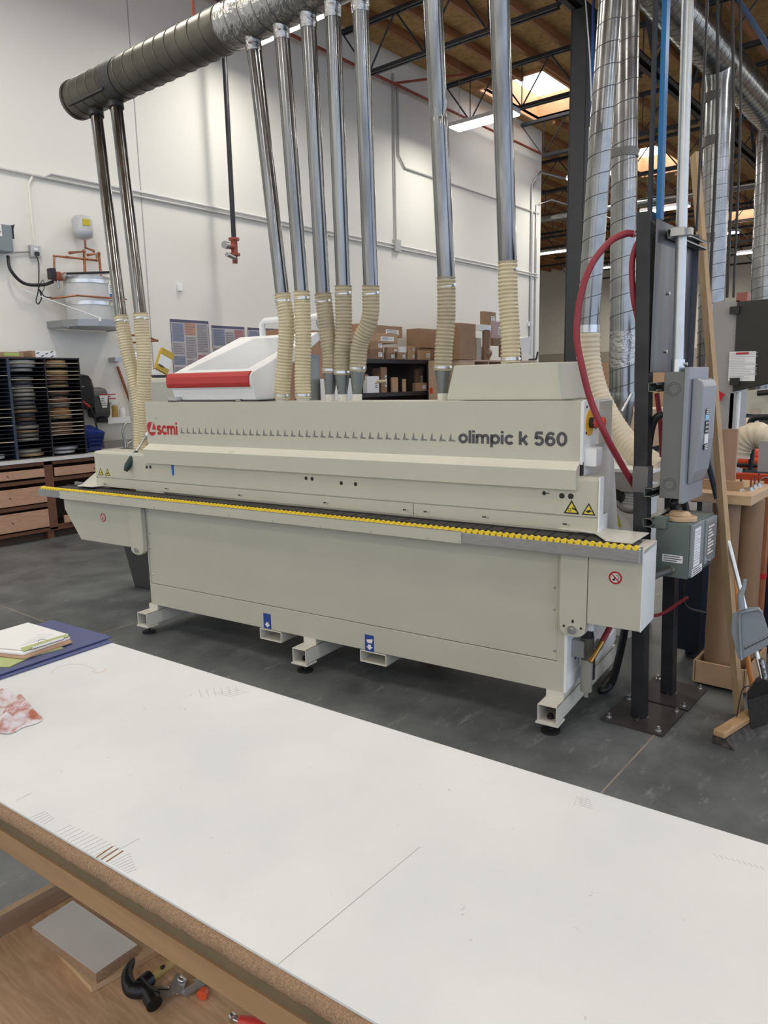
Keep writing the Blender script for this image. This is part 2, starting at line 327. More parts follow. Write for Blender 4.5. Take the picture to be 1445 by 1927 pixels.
for o in LP:
    L=bpy.data.lights.new('tube_light','AREA'); L.shape='RECTANGLE'; L.size=.28; L.size_y=1.2; L.energy=LAMPW*(2.2 if o.location.x>17 else 1); L.color=(1,.95,.87)
    lo=bpy.data.objects.new('tube_light',L); COL.objects.link(lo); lo.location=(o.location.x,o.location.y,o.location.z-.01)
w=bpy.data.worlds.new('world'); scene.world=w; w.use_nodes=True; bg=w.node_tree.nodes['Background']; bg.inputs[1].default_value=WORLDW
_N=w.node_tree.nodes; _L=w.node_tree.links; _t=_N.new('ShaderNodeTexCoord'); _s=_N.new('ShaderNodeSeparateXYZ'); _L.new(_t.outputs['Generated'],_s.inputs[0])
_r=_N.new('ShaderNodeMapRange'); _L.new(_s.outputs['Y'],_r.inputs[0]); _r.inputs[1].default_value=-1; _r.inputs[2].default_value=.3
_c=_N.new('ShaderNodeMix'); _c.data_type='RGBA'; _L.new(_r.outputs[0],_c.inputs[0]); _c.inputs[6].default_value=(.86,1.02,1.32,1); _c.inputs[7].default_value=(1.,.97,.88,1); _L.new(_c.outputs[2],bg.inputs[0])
# wall conduits and pipes
b=MB(); z=4.; y=YW-.03
b.tube([(3.0,y,z),(4.4,y,z)],.014,8); b.tube([(4.35,y,z+.0),(XC,y,z)],.016,8)
o=b.build('wall_conduit',mat('painted_conduit',(.55,.54,.52),.5,metal=.3)); tag(o,'lower grey conduit running the whole length of the white wall','conduit')
b=MB(); b.tube([(4.55,y,z+.0),(4.65,y,z+.06),(XC,y,z+.06)],.018,8); tag(b.build('wall_conduit',mat('white_conduit',(.72,.71,.68),.5)),'upper white conduit running along the white wall above its grey neighbour','conduit')
p=ay(52,330,YW-.03); q=ay(66,463,YW-.03)
b=MB(); b.tube([(p.x+.05,y,z-.02),(p.x,y,p.z-.1),(p.x,y,q.z)],.015,8); tag(b.build('wall_conduit',WALLM),'white conduit dropping from the long wall conduit to the outlet box','conduit')
b=MB(); x=11.05; b.tube([(x,y,6.9),(x,y,4.1)],.018,8); b.tube([(x+.12,y,6.8),(x+.12,y,5.6),(x+.3,y,5.42),(XC,y,5.42)],.018,8); b.box(x-.06,x+.1,YW-.07,YW,3.95,4.15)
tag(b.build('wall_conduit',mat('grey_conduit',(.45,.44,.42),.5)),'grey conduit dropping from roof with branch turning right across the white wall','conduit')
b=MB(); b.tube([(6.9,YW-.15,6.67),(XC,YW-.15,6.67)],.025,8); b.tube([(10.9,YW-.15,6.67),(11.6,7.4,6.75)],.022,8); tag(b.build('sprinkler_main',REDV),'rust red sprinkler pipe high along the white wall','pipe')
b=MB(); b.tube([(5.0,6.0,6.9),(5.9,8.4,6.9),(7.4,8.3,6.9)],.03,8); tag(b.build('sprinkler_branch',REDV),'rust red sprinkler branch pipe above the overhead duct','pipe')
p=ay(440,448,8.2)
t=thing('sprinkler_riser','black vertical pipe with red valve in front of white wall','pipe',(p.x,8.2,p.z))
b=MB(); b.cyl((p.x,8.2,p.z),(p.x,8.2,7.),.033,10); b.build('riser_pipe',STEELB,t)
b=MB(); q=p.copy(); b.cyl((q.x,8.2,q.z),(q.x,8.2,q.z-.03),.075,14); b.cyl((q.x,8.2,q.z-.03),(q.x,8.2,q.z-.2),.045,12); b.cyl((q.x,8.2,q.z-.2),(q.x,8.2,q.z-.23),.075,14); b.cyl((q.x,8.2,q.z-.12),(q.x-.15,8.16,q.z-.12),.04,10); b.cyl((q.x,8.2,q.z-.23),(q.x,8.2,q.z-.33),.035,10); b.build('valve_body',REDV,t)
b=MB(); b.cyl((q.x-.15,8.16,q.z-.12),(q.x-.22,8.14,q.z-.12),.05,12); b.cyl((q.x-.05,8.15,q.z-.27),(q.x-.22,8.1,q.z-.25),.03,8); b.build('valve_outlet',ALU,t)
for (px,py,l) in [(338,541,'small white wall sensor left of the tall pipes'),(994,610,'small white sensor near the wall corner')]:
    q=ay(px,py,YW-.02); b=MB(); b.box(q.x-.03,q.x+.03,YW-.05,YW,q.z-.05,q.z+.05); tag(b.build('wall_sensor',WHITEP,bev=.008),l,'sensor')
# conduit and pipe stubs at the wall corner
b=MB(); q=ax(985,620,9) ; b.tube([(XC-.35,YW-.03,2.2),(XC-.35,YW-.03,6.0),(XC-.1,YW-.1,6.3),(XC+2,YW-.4,6.35)],.03,8); tag(b.build('wall_conduit',ALU),'pale conduit bending off the wall corner toward the roof trusses','conduit')
b=MB(); b.tube([(XC-.12,YW-.03,1.5),(XC-.12,YW-.03,5.6),(XC+.3,YW-.2,5.75),(XC+6,YW-.6,5.75)],.02,8); tag(b.build('wall_conduit',ALU),'thin conduit climbing beside the wall corner and turning away','conduit')
a=ax(1018,413,17); c=ax(1240,380,17.0)
b=MB(); b.tube([(17,9.1,a.z),(17,-7,a.z)],.085,20); tag(b.build('cross_duct',SPIR),'horizontal galvanized duct crossing behind the column and vertical ducts','duct')
# ================================================================ EDGE BANDING MACHINE (built in its own frame: x right, y back, z up)
MO=V((2.785,4.307,0)); MANG=math.atan2(-.9946,.1035)
mach=thing('edge_banding_machine','long cream edge banding machine with red and white control console and yellow roller rail','machine',MO,MANG)
MM=PM[mach.name]
def mw(x,y,z): return MM@V((x,y,z))
def P(name,b,m,par=None,bev=0.,label=None): return b.build(name,m,par or mach,local=True,bev=bev,label=label)
# lower body
b=MB(); b.box(0,2.885,.006,.78,.335,.88); body=P('body',b,CREAM)
b=MB(); b.box(.005,2.85,0,.006,.338,.92); P('front_panel',b,CREAM,bev=.001)
b=MB(); b.box(0,2.885,0,.78,.185,.333); P('base_frame',b,CREAM,bev=.003)
b=MB(); b.box(2.85,2.885,.0,.02,.333,.92); P('corner_post',b,CREAM,bev=.002)
b=MB(); b.ext([(.0,.185),(.79,.185),(.79,.82),(.56,1.545),(.17,1.545),(.17,.92),(.0,.92)],'x',2.885,2.9); P('end_plate',b,WHITEP,bev=.001)
b=MB(); b.ext([(.0,.185),(.79,.185),(.79,.82),(.56,1.545),(.17,1.545),(.17,.92),(.0,.92)],'x',-.012,0); P('end_plate',b,CREAM,bev=.001)
b=MB(); b.box(2.9,2.912,.34,.56,1.33,1.535); P('back_cover',b,CREAMD,bev=.001)
# feet
def ringtube(b,x0,x1,z0,z1,y0,y1,th=.006):
    b.box(x0,x1,y0,y1,z0,z0+th); b.box(x0,x1,y0,y1,z1-th,z1); b.box(x0,x0+th,y0,y1,z0,z1); b.box(x1-th,x1,y0,y1,z0,z1)
for x0,x1 in((-.045,.05),(1.31,1.41),(2.797,2.893)):
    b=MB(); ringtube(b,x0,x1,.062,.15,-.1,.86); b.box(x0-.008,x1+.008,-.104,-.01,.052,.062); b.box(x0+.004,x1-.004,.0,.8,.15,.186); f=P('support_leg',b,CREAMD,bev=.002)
    b=MB(); xm=(x0+x1)/2; b.cyl((xm,-.05,0),(xm,-.05,.012),.045,20); b.cyl((xm,-.05,.012),(xm,-.05,.09),.011,10); b.cyl((xm,-.05,.068),(xm,-.05,.08),.018,6); P('levelling_foot',b,BLACK,f)
for x0,x1 in((.975,1.145),(1.72,1.893)):
    b=MB(); ringtube(b,x0,x1,.115,.182,-.005,.8,.005); P('fork_pocket',b,CREAMD,bev=.002)
# screws
def screw(x,y,z,par=None,r=.007,ax='y'):
    b=MB(); b.tube([(x,y,z),(x,y-.004,z)],[r,r*.7],10); return P('screw',b,ZINC,par)
for x,z in((2.83,.855),(2.832,.69),(2.835,.585),(2.84,.385),(.02,.83),(.025,.68),(.02,.58),(.03,.4),(.55,.86),(1.37,.87),(2.0,.87)): screw(x,0,z)
# left and right rail boxes with hinge arms
def chp(b,poly,y0,y1): b.ext(poly,'y',y0,y1)
b=MB(); chp(b,[(-.87,.87),(-.865,.78),(-.702,.571),(-.13,.571),(-.105,.9),(-.87,.9)],-.02,.17); lb=P('infeed_box',b,CREAM,bev=.002)
def arm(cx,top,bot,w,y0,y1):
    poly=[(cx-w/2,top),(cx-w/2,bot+.085)]+[(cx-w/2*math.cos(a*PI/8)*1.0,bot+.04-.04*math.sin(a*PI/8)-0.0) for a in range(1,8)]+[(cx+w/2,bot+.085),(cx+w/2,top)]
    b=MB(); chp(b,poly,y0,y1); return b
a=P('hinge_arm',arm(-.068,.87,.53,.13,-.04,-.005),CREAM,bev=.002)
b=MB(); b.cyl((-.07,-.04,.565),(-.07,-.052,.565),.017,12); P('pivot_bolt',b,ZINC,a)
a=P('hinge_arm',arm(2.937,.872,.483,.125,-.045,-.005),CREAM,bev=.002)
b=MB(); b.cyl((2.937,-.045,.52),(2.937,-.06,.52),.02,14); b.cyl((2.937,-.06,.52),(2.937,-.064,.52),.01,8); P('pivot_bolt',b,ZINC,a)
b=MB(); 
for dx,dz in((-.04,.035),(.04,.035)): b.cyl((2.937+dx,-.046,.52+dz-.025),(2.937+dx,-.044,.52+dz-.025),.006,8)
b.box(2.933,2.943,-.0458,-.044,.55,.565); P('slot',b,BLACK,a)
b=MB(); chp(b,[(2.87,.505),(3.02,.505),(3.02,.6),(2.87,.6)],.0,.16); P('hinge_bracket',b,WHITEP,bev=.01)
b=MB(); b.box(3.003,3.235,-.045,.18,.558,.9); b.box(3.003,3.235,-.03,.18,.9,.905); rb=P('outfeed_box',b,CREAM,bev=.002)
b=MB(); b.box(3.235,3.239,-.045,.185,.556,.918); P('box_end_cover',b,WHITEP)  # box's right face; side daylight put into a whiter enamel than the front
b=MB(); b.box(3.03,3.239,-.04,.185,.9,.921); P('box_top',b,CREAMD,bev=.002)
# support rail: aluminium ends, cream cover, rollers
b=MB(); b.box(-1.075,3.23,-.085,-.05,.874,.926); rail=P('support_rail',b,ALU,bev=.001)
b=MB(); b.box(-.80,2.395,-.092,-.085,.872,.931); b.box(-.80,2.395,-.092,-.046,.927,.931); P('rail_cover',b,CREAM,bev=.001)
b=MB(); b.box(-.80,3.05,-.047,.0,.915,.925); P('support_strip',b,CREAMD)
b=MB(); b.box(3.226,3.236,-.09,-.045,.87,.935); P('rail_end_cap',b,ZINC,bev=.003)
b=MB(); b.cyl((0,-.006,0),(0,.016,0),.0115,16); r0=MB(); r0.v=b.v; r0.f=b.f; r0.sm=b.sm
n=0; first=None; rest=MB(); x=3.212
while x>-1.06:
    if n<100:
        if first is None: first=b.build('roller',YEL,mach,local=True); first.location=(x,-.076,.933)
        else: shift(first,mach,(x,-.076,.933))
    else: rest.cyl((x,-.082,.933),(x,-.06,.933),.0115,10)
    n+=1; x-=.0312
o=P('roller',rest,YEL); o['kind']='stuff'
for x in(-.80,-.472,-.128,.198,.53,.86,1.203,1.538,1.872,2.21,2.382): screw(x,-.092,.884,None,.005)
b=MB(); b.box(2.42,2.55,-.05,-.03,.868,.874); P('rail_bracket',b,CREAMD)
# feed chain track with dark pads
b=MB(); b.box(-1.0,3.2,.0,.115,.88,.92); P('feed_track',b,BLACK)
PAD=mat('rubber_pad',(.035,.034,.033),.55,var=.2); pad=None
for i in range(52):
    x=-.96+i*.08
    if pad is None:
        b=MB(); b.box(0,.074,.012,.108,.92,.932); pad=P('track_pad',b,PAD,bev=.003); pad.location=(x,0,0)
    else: shift(pad,mach,(x,0,0))
b=MB(); b.box(-1.0,3.02,.1,.115,.92,.936); P('track_guide',b,BLACK)
b=MB(); b.box(-.985,-.62,.16,.175,.93,.952); P('infeed_fence',b,ALU)
b=MB(); b.box(-1.02,-.6,.03,.2,.918,.926); P('infeed_plate',b,mat('dark_plate',(.09,.085,.08),.5,metal=.5))
# pressure-beam panels
b=MB(); b.box(-.66,2.0,.122,.14,.945,1.008); b.box(2.006,2.985,.122,.14,.945,1.008); P('lower_panel',b,CREAM,bev=.001)
b=MB(); b.box(-.655,2.984,.13,.16,.95,1.015); b.box(-.655,2.9,.2,.3,.95,1.2); P('beam_core',b,CREAM)
b=MB(); up=[(.12,1.014),(.12,1.18),(.126,1.192),(.138,1.198),(.2,1.2),(.2,1.014)]; b.ext(up,'x',-.665,2.985); P('upper_panel',b,CREAM,bev=.0008)
b=MB(); b.ext([(.118,.93),(.118,1.2),(.175,1.2),(.175,1.02),(.24,1.02),(.24,.93)],'x',2.988,2.996); P('beam_end_plate',b,WHITEP)
b=MB(); b.ext([(.175,.94),(.175,1.02),(.26,1.02),(.26,.94)],'x',2.90,2.994); P('end_step',b,CREAMD)
b=MB(); b.prism([(2.80,.115,.945),(2.985,.09,.945),(3.06,.01,.932),(3.175,.008,.932),(3.20,.2,.945),(3.0,.21,.945)],[(2.80,.115,.949),(2.985,.09,.949),(3.06,.01,.936),(3.175,.008,.936),(3.20,.2,.949),(3.0,.21,.949)]); P('outfeed_guard',b,CREAMD)
b=MB(); b.ext([(-.665,.948),(-.665,1.045),(-.83,.955),(-.83,.948)],'y',.124,.128); b.ext([(-.78,.04),(-.62,.05),(-.60,.13),(-.83,.13)],'z',.946,.95); P('infeed_guard',b,CREAMD)
def slot(x,z,y=.122,w=.03):
    b=MB(); b.box(x-w/2,x+w/2,y-.0006,y,z-.0035,z+.0035); s=P('slot',b,BLACK); b=MB(); b.cyl((x+w*.45,y,z),(x+w*.45,y-.004,z),.0065,10); P('screw',b,ZINC,s)
for x in(-.572,.078,.748,1.417,1.952,2.08,2.42,2.837): slot(x,.962 if x<0 else .970)
for x,z,r in((-.104,1.107,.011),(-.066,1.109,.011),(1.283,1.105,.011),(1.327,1.104,.011),(1.535,1.091,.011),(1.633,1.091,.011),(2.729,1.111,.010),(2.816,1.104,.0135),(2.859,1.105,.0135)):
    b=MB(); b.cyl((x,.1206,z),(x,.1188,z),r,20); P('black_plug',b,BLACK)
b=MB(); b.cyl((2.737,.1195,1.112),(2.755,.1195,1.112),.002,6); P('plug_pin',b,BLACK)
b=MB(); b.ext([(.143,1.135),(.167,1.135),(.167,1.075),(.155,1.055),(.143,1.075)],'y',.1192,.12); P('tape_mark',b,BLUET,label='blue tape cut to a point')
# hood: flap, ledge with painted top light, sign panel, top
b=MB(); b.ext([(.098,1.137),(.098,1.228),(.152,1.262),(.152,1.137)],'x',-.10,2.888); P('hood_flap',b,CREAM,bev=.001)
b=MB(); b.prism([(-.10,.0975,1.2285),(2.888,.0975,1.2285),(2.888,.1515,1.2625),(-.10,.1515,1.2625)],[(-.10,.0985,1.2305),(2.888,.0985,1.2305),(2.888,.1525,1.2645),(-.10,.1525,1.2645)]); P('flap_ledge',b,LEDGE_LIT)
b=MB(); b.box(-.115,2.888,.152,.17,1.262,1.545); P('sign_panel',b,CREAM,bev=.003)
b=MB(); b.box(-.11,2.886,.17,.56,1.2,1.54); P('hood',b,CREAM,bev=.004)
b=MB(); b.box(2.886,2.9,.1525,.175,1.25,1.54); P('hood_edge',b,WHITEP)
b=MB(); b.box(2.884,2.9,.153,.172,1.2,1.262); P('hood_gap',b,BLACK)
b=MB(); b.box(2.9,2.955,.18,.27,1.24,1.325); P('door_catch',b,WHITEP,bev=.004)
b=MB(); b.cyl((2.9,.24,1.44),(2.903,.24,1.44),.062,28); e=P('emergency_stop',b,mat('signal_yellow',(.8,.42,.01),.4),label='yellow disc around red button')
b=MB(); b.cyl((2.903,.24,1.44),(2.925,.24,1.44),.025,18); P('collar',b,BLACK,e)
b=MB(); b.tube([(2.915,.24,1.44),(2.965,.24,1.44),(2.972,.24,1.44)],[.022,.026,.02],20); P('push_button',b,mat('red_button',(.60,.05,.03),.4),e)
for y,z in((.19,1.515),(.19,1.395),(.33,1.41)):
    b=MB(); b.cyl((2.9,y,z),(2.904,y,z),.006,8); P('screw',b,BLACK)
# lettering
def disc(cx,cz,rx,rz,n=28): return [(cx+rx*math.cos(2*PI*i/n),cz+rz*math.sin(2*PI*i/n)) for i in range(n)]
def arc(cx,cy,rx,ry,a0,a1,n=20): return [(cx+rx*math.cos(math.radians(a0+(a1-a0)*i/n)),cy+ry*math.sin(math.radians(a0+(a1-a0)*i/n))) for i in range(n+1)]
def ribbon(b,pts,w,f,y0,y1):
    L=[];R=[]; n=len(pts)
    for i in range(n):
        p=pts[max(i-1,0)];q=pts[min(i+1,n-1)]; dx,dy=q[0]-p[0],q[1]-p[1]; l=math.hypot(dx,dy) or 1; nx,ny=-dy/l*w/2,dx/l*w/2
        L.append((pts[i][0]+nx,pts[i][1]+ny)); R.append((pts[i][0]-nx,pts[i][1]-ny))
    for i in range(n-1):
        q=[f(*L[i]),f(*R[i]),f(*R[i+1]),f(*L[i+1])]; b.prism([(x,y0,z) for x,z in q],[(x,y1,z) for x,z in q])
SW=.315
GL={'o':([arc(.53,.5,.395,.385,0,360,28)],1.16),'l':([[(.135,0),(.135,1.38)]],.40),'i':([[(.135,0),(.135,1.0)],[(.135,1.14),(.135,1.38)]],.40),
'm':([[(.135,0),(.135,1)],[(.135,.55)]+arc(.44,.62,.30,.26,160,0,10)+[(.74,0)],[(.74,.55)]+arc(1.05,.62,.30,.26,160,0,10)+[(1.35,0)]],1.62),
'p':([[(.135,-.36),(.135,1)],arc(.52,.5,.385,.385,0,360,28)],1.14),'c':([arc(.53,.5,.395,.385,38,322,22)],1.04),
'k':([[(.135,0),(.135,1.38)],[(.2,.38),(.82,.98)],[(.40,.60),(.86,.0)]],1.05),
's':([arc(.47,.72,.31,.17,15,180,10)+[(.19,.62),(.36,.54),(.62,.46),(.77,.36)]+arc(.47,.28,.32,.17,0,-165,10)],.98),
'5':([[(.92,1.26),(.25,1.26)],[(.30,1.32),(.20,.66)]]+[[(.20,.68)]+arc(.52,.46,.38,.36,130,-155,20)],1.14),
'6':([arc(.54,.45,.37,.35,0,360,26),[(.17,.45),(.18,.75),(.25,1.02),(.40,1.20),(.60,1.26),(.78,1.20),(.88,1.06)]],1.14),'0':([arc(.54,.69,.385,.575,0,360,30)],1.14),' ':([],.48)}
def lettering(txt,m,x0,x1,zb,zc,sw=SW):
    tot=sum(GL[c][1] for c in txt)-.13; sx=(x1-x0)/tot; sz_=(zc-zb)/1.38; cur=0
    for c in txt:
        if GL[c][0]:
            b=MB()
            for st in GL[c][0]: ribbon(b,st,sw,lambda u,v:(x0+(cur+u)*sx,zb+v*sz_),.1512,.152)
            P('letter',b,m)
        cur+=GL[c][1]
lettering('scmi',REDP,-.012,.188,1.329,1.411); lettering('olimpic k 560',DARKG,2.258,2.822,1.334,1.399)
lc=lambda u,v:(-.108+(u-77)/95*.086,1.412-(v-93)/152*.093)
b=MB(); b.ext([lc(u,v) for u,v in [(118,93),(140,96),(158,112),(170,140),(173,170),(170,205),(158,232),(138,245),(118,245),(100,232),(88,205),(84,190),(77,165),(78,135),(88,108),(102,96)]],'y',.1512,.152); lo_=P('logo',b,REDP,label='red oval logo with cream sail shape')
b=MB(); b.ext([lc(u,v) for u,v in [(102,204),(136,98),(143,98),(150,112),(140,150),(122,178),(172,180),(172,204)]],'y',.1504,.1512); b.ext([lc(u,v) for u,v in [(137,98),(146,98),(134,182),(112,182)]],'y',.1503,.1504); P('logo_sail',b,CREAM,lo_)
b=MB(); b.rbox((-.012,.1515,1.437),(.014,.001,.004),tilt=Matrix.Rotation(.8,3,'Y')); P('scratch',b,MIDG)
for i in range(37):
    x=.215+i*(2.199-.215)/36
    b=MB(); b.ext([(x,1.341),(x+.041,1.341),(x+.041,1.3465),(x+.029,1.3495),(x+.020,1.3495),(x+.0165,1.380),(x+.0135,1.380),(x+.005,1.3495)],'y',.1512,.152); P('sail_mark',b,MIDG)
# stickers
def tri_sign(x0,x1,z0,y,kind):
    xm=(x0+x1)/2; h=(x1-x0)*.87; b=MB(); b.ext([(x0,z0),(x1,z0),(xm,z0+h)],'y',y-.0006,y); s=P('warning_sticker',b,BLACK)
    k=.09*(x1-x0); b=MB(); b.ext([(x0+k*1.7,z0+k),(x1-k*1.7,z0+k),(xm,z0+h-k*1.9)],'y',y-.0012,y-.0006); P('sticker_field',b,YELS,s)
    b=MB(); w=(x1-x0)
    if kind==0:
        b.ext(disc(xm-w*.12,z0+w*.24,w*.11,w*.11,16),'y',y-.0018,y-.0012); b.ext([(xm,z0+w*.34),(xm+w*.3,z0+w*.2),(xm+w*.3,z0+w*.28),(xm+w*.06,z0+w*.42)],'y',y-.0018,y-.0012)
    else:
        b.ext([(xm-w*.22,z0+w*.26),(xm-w*.12,z0+w*.34),(xm+w*.02,z0+w*.36),(xm+w*.08,z0+w*.44),(xm+w*.12,z0+w*.36),(xm+w*.24,z0+w*.28),(xm+w*.1,z0+w*.22),(xm+w*.0,z0+w*.17),(xm-w*.14,z0+w*.2)],'y',y-.0018,y-.0012)
    P('pictogram',b,BLACK,s)
    if kind==0:
        b=MB(); b.ext(disc(xm-w*.12,z0+w*.24,w*.07,w*.07,14),'y',y-.0022,y-.0018); P('pictogram_wheel',b,YELS,s)
tri_sign(-.636,-.575,1.026,.12,0); tri_sign(-.56,-.50,1.026,.12,1); tri_sign(2.826,2.902,1.022,.12,0); tri_sign(2.912,2.978,1.022,.12,1)
def prohib(x,z,y,r):
    b=MB(); b.ext(disc(x,z,r,r,32),'y',y-.0006,y); s=P('prohibition_sticker',b,REDP,label='round red prohibition sign')
    b=MB(); b.ext(disc(x,z,r*.74,r*.74,30),'y',y-.001,y-.0006); P('sticker_field',b,CREAMD,s)
    b=MB(); b.ext([(x-r*.5,z-r*.3),(x-r*.2,z-r*.15),(x-r*.25,z+r*.1),(x-.05*r,z),(x,z-r*.4),(x-r*.3,z-r*.5)],'y',y-.0014,y-.001)
    for i in range(7):
        a=-.9+i*.45; b.ext(disc(x+r*.2+r*.34*math.cos(a),z+r*.1+r*.34*math.sin(a),r*.07,r*.07,8),'y',y-.0014,y-.001)
    P('pictogram',b,BLACK,s)
    b=MB(); c=r*.72; t=r*.09; b.ext([(x-c-t*0+(-t)*.7+c*.28,z+c-t*.7-c*.28),(x-c*.72+t,z+c*.72+t*.4),(x+c*.72+t*.7,z-c*.72+t*.7),(x+c*.72-t*.4,z-c*.72-t)],'y',y-.0018,y-.0014); P('slash',b,REDP,s)
prohib(-.43,.753,-.02,.030); prohib(3.123,.786,-.045,.029)
for x,z in((1.037,.235),(1.783,.23)):
    b=MB(); b.box(x-.03,x+.03,-.0008,0,z-.047,z+.047); s=P('lifting_point_sticker',b,BLUES,label='blue sticker with white arrow')
    b=MB(); b.ext([(x-.022,z-.02),(x-.01,z-.02),(x-.01,z-.008),(x+.01,z-.008),(x+.01,z-.02),(x+.022,z-.02),(x,z-.04)],'y',-.0014,-.0008); 
    if x>1.5: b.ext([(x-.02,z+.018),(x+.022,z+.026),(x+.018,z+.002),(x-.012,z+.0)],'y',-.0014,-.0008)
    P('arrow',b,WHITEPAP,s)
b=MB(); b.box(2.9,2.9008,.11,.14,.315,.36); P('lifting_point_sticker',b,BLUES)
b=MB(); b.box(2.9,2.905,.03,.8,.2,.262); P('base_lip',b,WHITEP,bev=.002)
# console
sil=[(.22,1.55),(.20,1.62),(.185,1.638),(.18,1.66),(.182,1.70),(.20,1.722),(.86,1.985),(.93,1.985),(.93,1.955),(.62,1.79),(.42,1.71),(.40,1.58),(.38,1.55)]
c=MB(); c.ext(sil,'x',.11,.83); con=P('control_console',c,WHITEP,bev=.008)
b=MB(); b.ext([(.181,1.632),(.172,1.645),(.168,1.66),(.170,1.70),(.185,1.722),(.21,1.730),(.21,1.70),(.19,1.64)],'x',.09,.822); P('red_band',b,REDB,con,bev=.003)
sl=(1.985-1.722)/(.86-.20); sz=lambda y:1.722+(y-.2)*sl+.0025
b=MB(); q=[(.20,.26),(.74,.26),(.745,.80),(.30,.80)]; b.prism([(x,y,sz(y)-.004) for x,y in q],[(x,y,sz(y)) for x,y in q]); P('display_window',b,GLASSG,con)
b=MB(); b.tube([(.30,.90,1.97),(.30,.90,2.07),(.33,.9,2.09),(.84,.9,2.09),(.87,.9,2.07),(.87,.9,1.97)],.022,10,flat=1.); P('handle_bar',b,WHITEP,con)
b=MB(); b.sph((.80,.96,2.06),.05,14,(1,1,1.2)); P('beacon',b,mat('grey_beacon',(.4,.42,.44),.15,spec=.8),con)
b=MB(); b.box(.05,.86,.21,.42,1.545,1.552); b.cyl((.82,.4,1.56),(.80,.52,1.68),.006,8); P('hinge_plate',b,BLACK,con)
b=MB(); b.box(.10,.18,.21,.28,1.546,1.562); b.box(.68,.72,.2,.24,1.546,1.56); P('cable_clip',b,ALU)
# fan cover on the right
b=MB(); b.prism([(2.14,.24,1.545),(2.762,.24,1.545),(2.80,.49,1.545),(2.16,.49,1.545)],[(2.18,.25,1.722),(2.735,.25,1.724),(2.77,.47,1.727),(2.20,.47,1.727)]); P('fan_cover',b,CREAM,bev=.006)
# ports
for x in(.926,1.0955): b=MB(); b.cyl((x,.35,1.54),(x,.35,1.575),.04,20); P('dust_port',b,CREAMD)
for x in(1.302,1.395,1.498,2.061): b=MB(); b.cyl((x,.35,1.54),(x,.35,1.58),.029,20); P('dust_port',b,CREAMD)
# hand crank at the left
b=MB(); b.cyl((-.11,.25,1.31),(-.235,.25,1.31),.009,10); cr=P('adjusting_crank',b,ZINC,label='ratchet crank with dark green handle')
b=MB(); b.sph((-.235,.25,1.31),.024,12,(1,.7,1)); b.cyl((-.235,.25,1.31),(-.255,.16,1.20),.008,8); P('ratchet_head',b,ZINC,cr)
b=MB(); b.tube([(-.25,.165,1.205),(-.262,.13,1.16),(-.275,.10,1.11),(-.285,.085,1.075)],[.013,.022,.024,.014],14); P('grip',b,mat('dark_green_grip',(.01,.035,.025),.4),cr)
# cable lug/dark fitting on hood left end
b=MB(); b.sph((.0,.3,1.555),.03,10,(1.3,1,.6)); P('cable_gland',b,BLACK)
# air service unit at the right end
px=2.90
b=MB(); b.cyl((px+.06,.20,.47),(px+.06,.20,.40),.032,16); b.cyl((px+.06,.20,.40),(px+.06,.20,.36),.022,14); au=P('air_service_unit',b,mat('grey_brown_cast',(.085,.08,.065),.5),label='air regulator with gauge')
b=MB(); b.cyl((px+.06,.20,.47),(px+.06,.20,.53),.026,16); P('regulator_knob',b,BLACK,au); b=MB(); b.cyl((px+.06,.26,.36),(px+.06,.26,.24),.022,12); P('drain_valve',b,BLACK,au); b=MB(); b.cyl((px+.06,.26,.5),(px+.06,.26,.58),.02,10); P('solenoid',b,BLACK,au)
b=MB(); b.cyl((px+.06,.20,.36),(px+.06,.20,.20),.028,16); b.cyl((px+.06,.2,.2),(px+.06,.2,.17),.011,8); P('filter_bowl',b,mat('beige_bowl',(.30,.285,.24),.35),au)
b=MB(); b.cyl((px+.08,.29,.41),(px+.10,.285,.41),.027,18); P('pressure_gauge',b,mat('gauge',(.3,.3,.28),.3),au)
b=MB(); b.box(px,px+.06,.15,.30,.38,.46); P('bracket',b,ALU,au)
b=MB(); b.cyl((px+.10,.12,.38),(px+.13,.20,.46),.013,8); P('brass_coupling',b,mat('brass',(.45,.25,.07),.35,metal=1),au)
b=MB(); b.tube(bez([(px+.03,.24,.52),(px+.05,.27,.56),(px+.03,.32,.60),(px+.0,.36,.64)]),.008,8); b.tube(bez([(px+.07,.24,.5),(px+.09,.27,.55),(px+.06,.33,.62)]),.007,8); P('air_line',b,BLACK,au)
au.location=(0,-.09,-.03)
# hoses around it
a1=mw(px+.13,.11,.43)
b=MB(); b.tube(bez([a1,mw(px+.15,.17,.50),mw(px+.16,.27,.62),mw(px+.14,.38,.8)]),.014,10); tag(b.build('air_hose',REDH),'thick red air hose screwed into the air regulator on the bander end','hose')
b=MB(); b.tube(bez([mw(px+.01,.3,.66),mw(px+.12,.4,.50),mw(px+.28,.5,.47),mw(px+.42,.52,.58)]),.008,8); tag(b.build('air_hose',REDH),'thin red air line sagging between the bander and the steel post','hose')
b=MB(); b.tube(bez([mw(px+.20,.30,.62),mw(px+.12,.5,.30),mw(px+.06,.55,.05),mw(px+.02,.5,.02),mw(px+.01,.75,.02)]),.02,8); tag(b.build('power_cable',BLACK),'thick black cable dropping behind the outfeed box to the floor','cable')
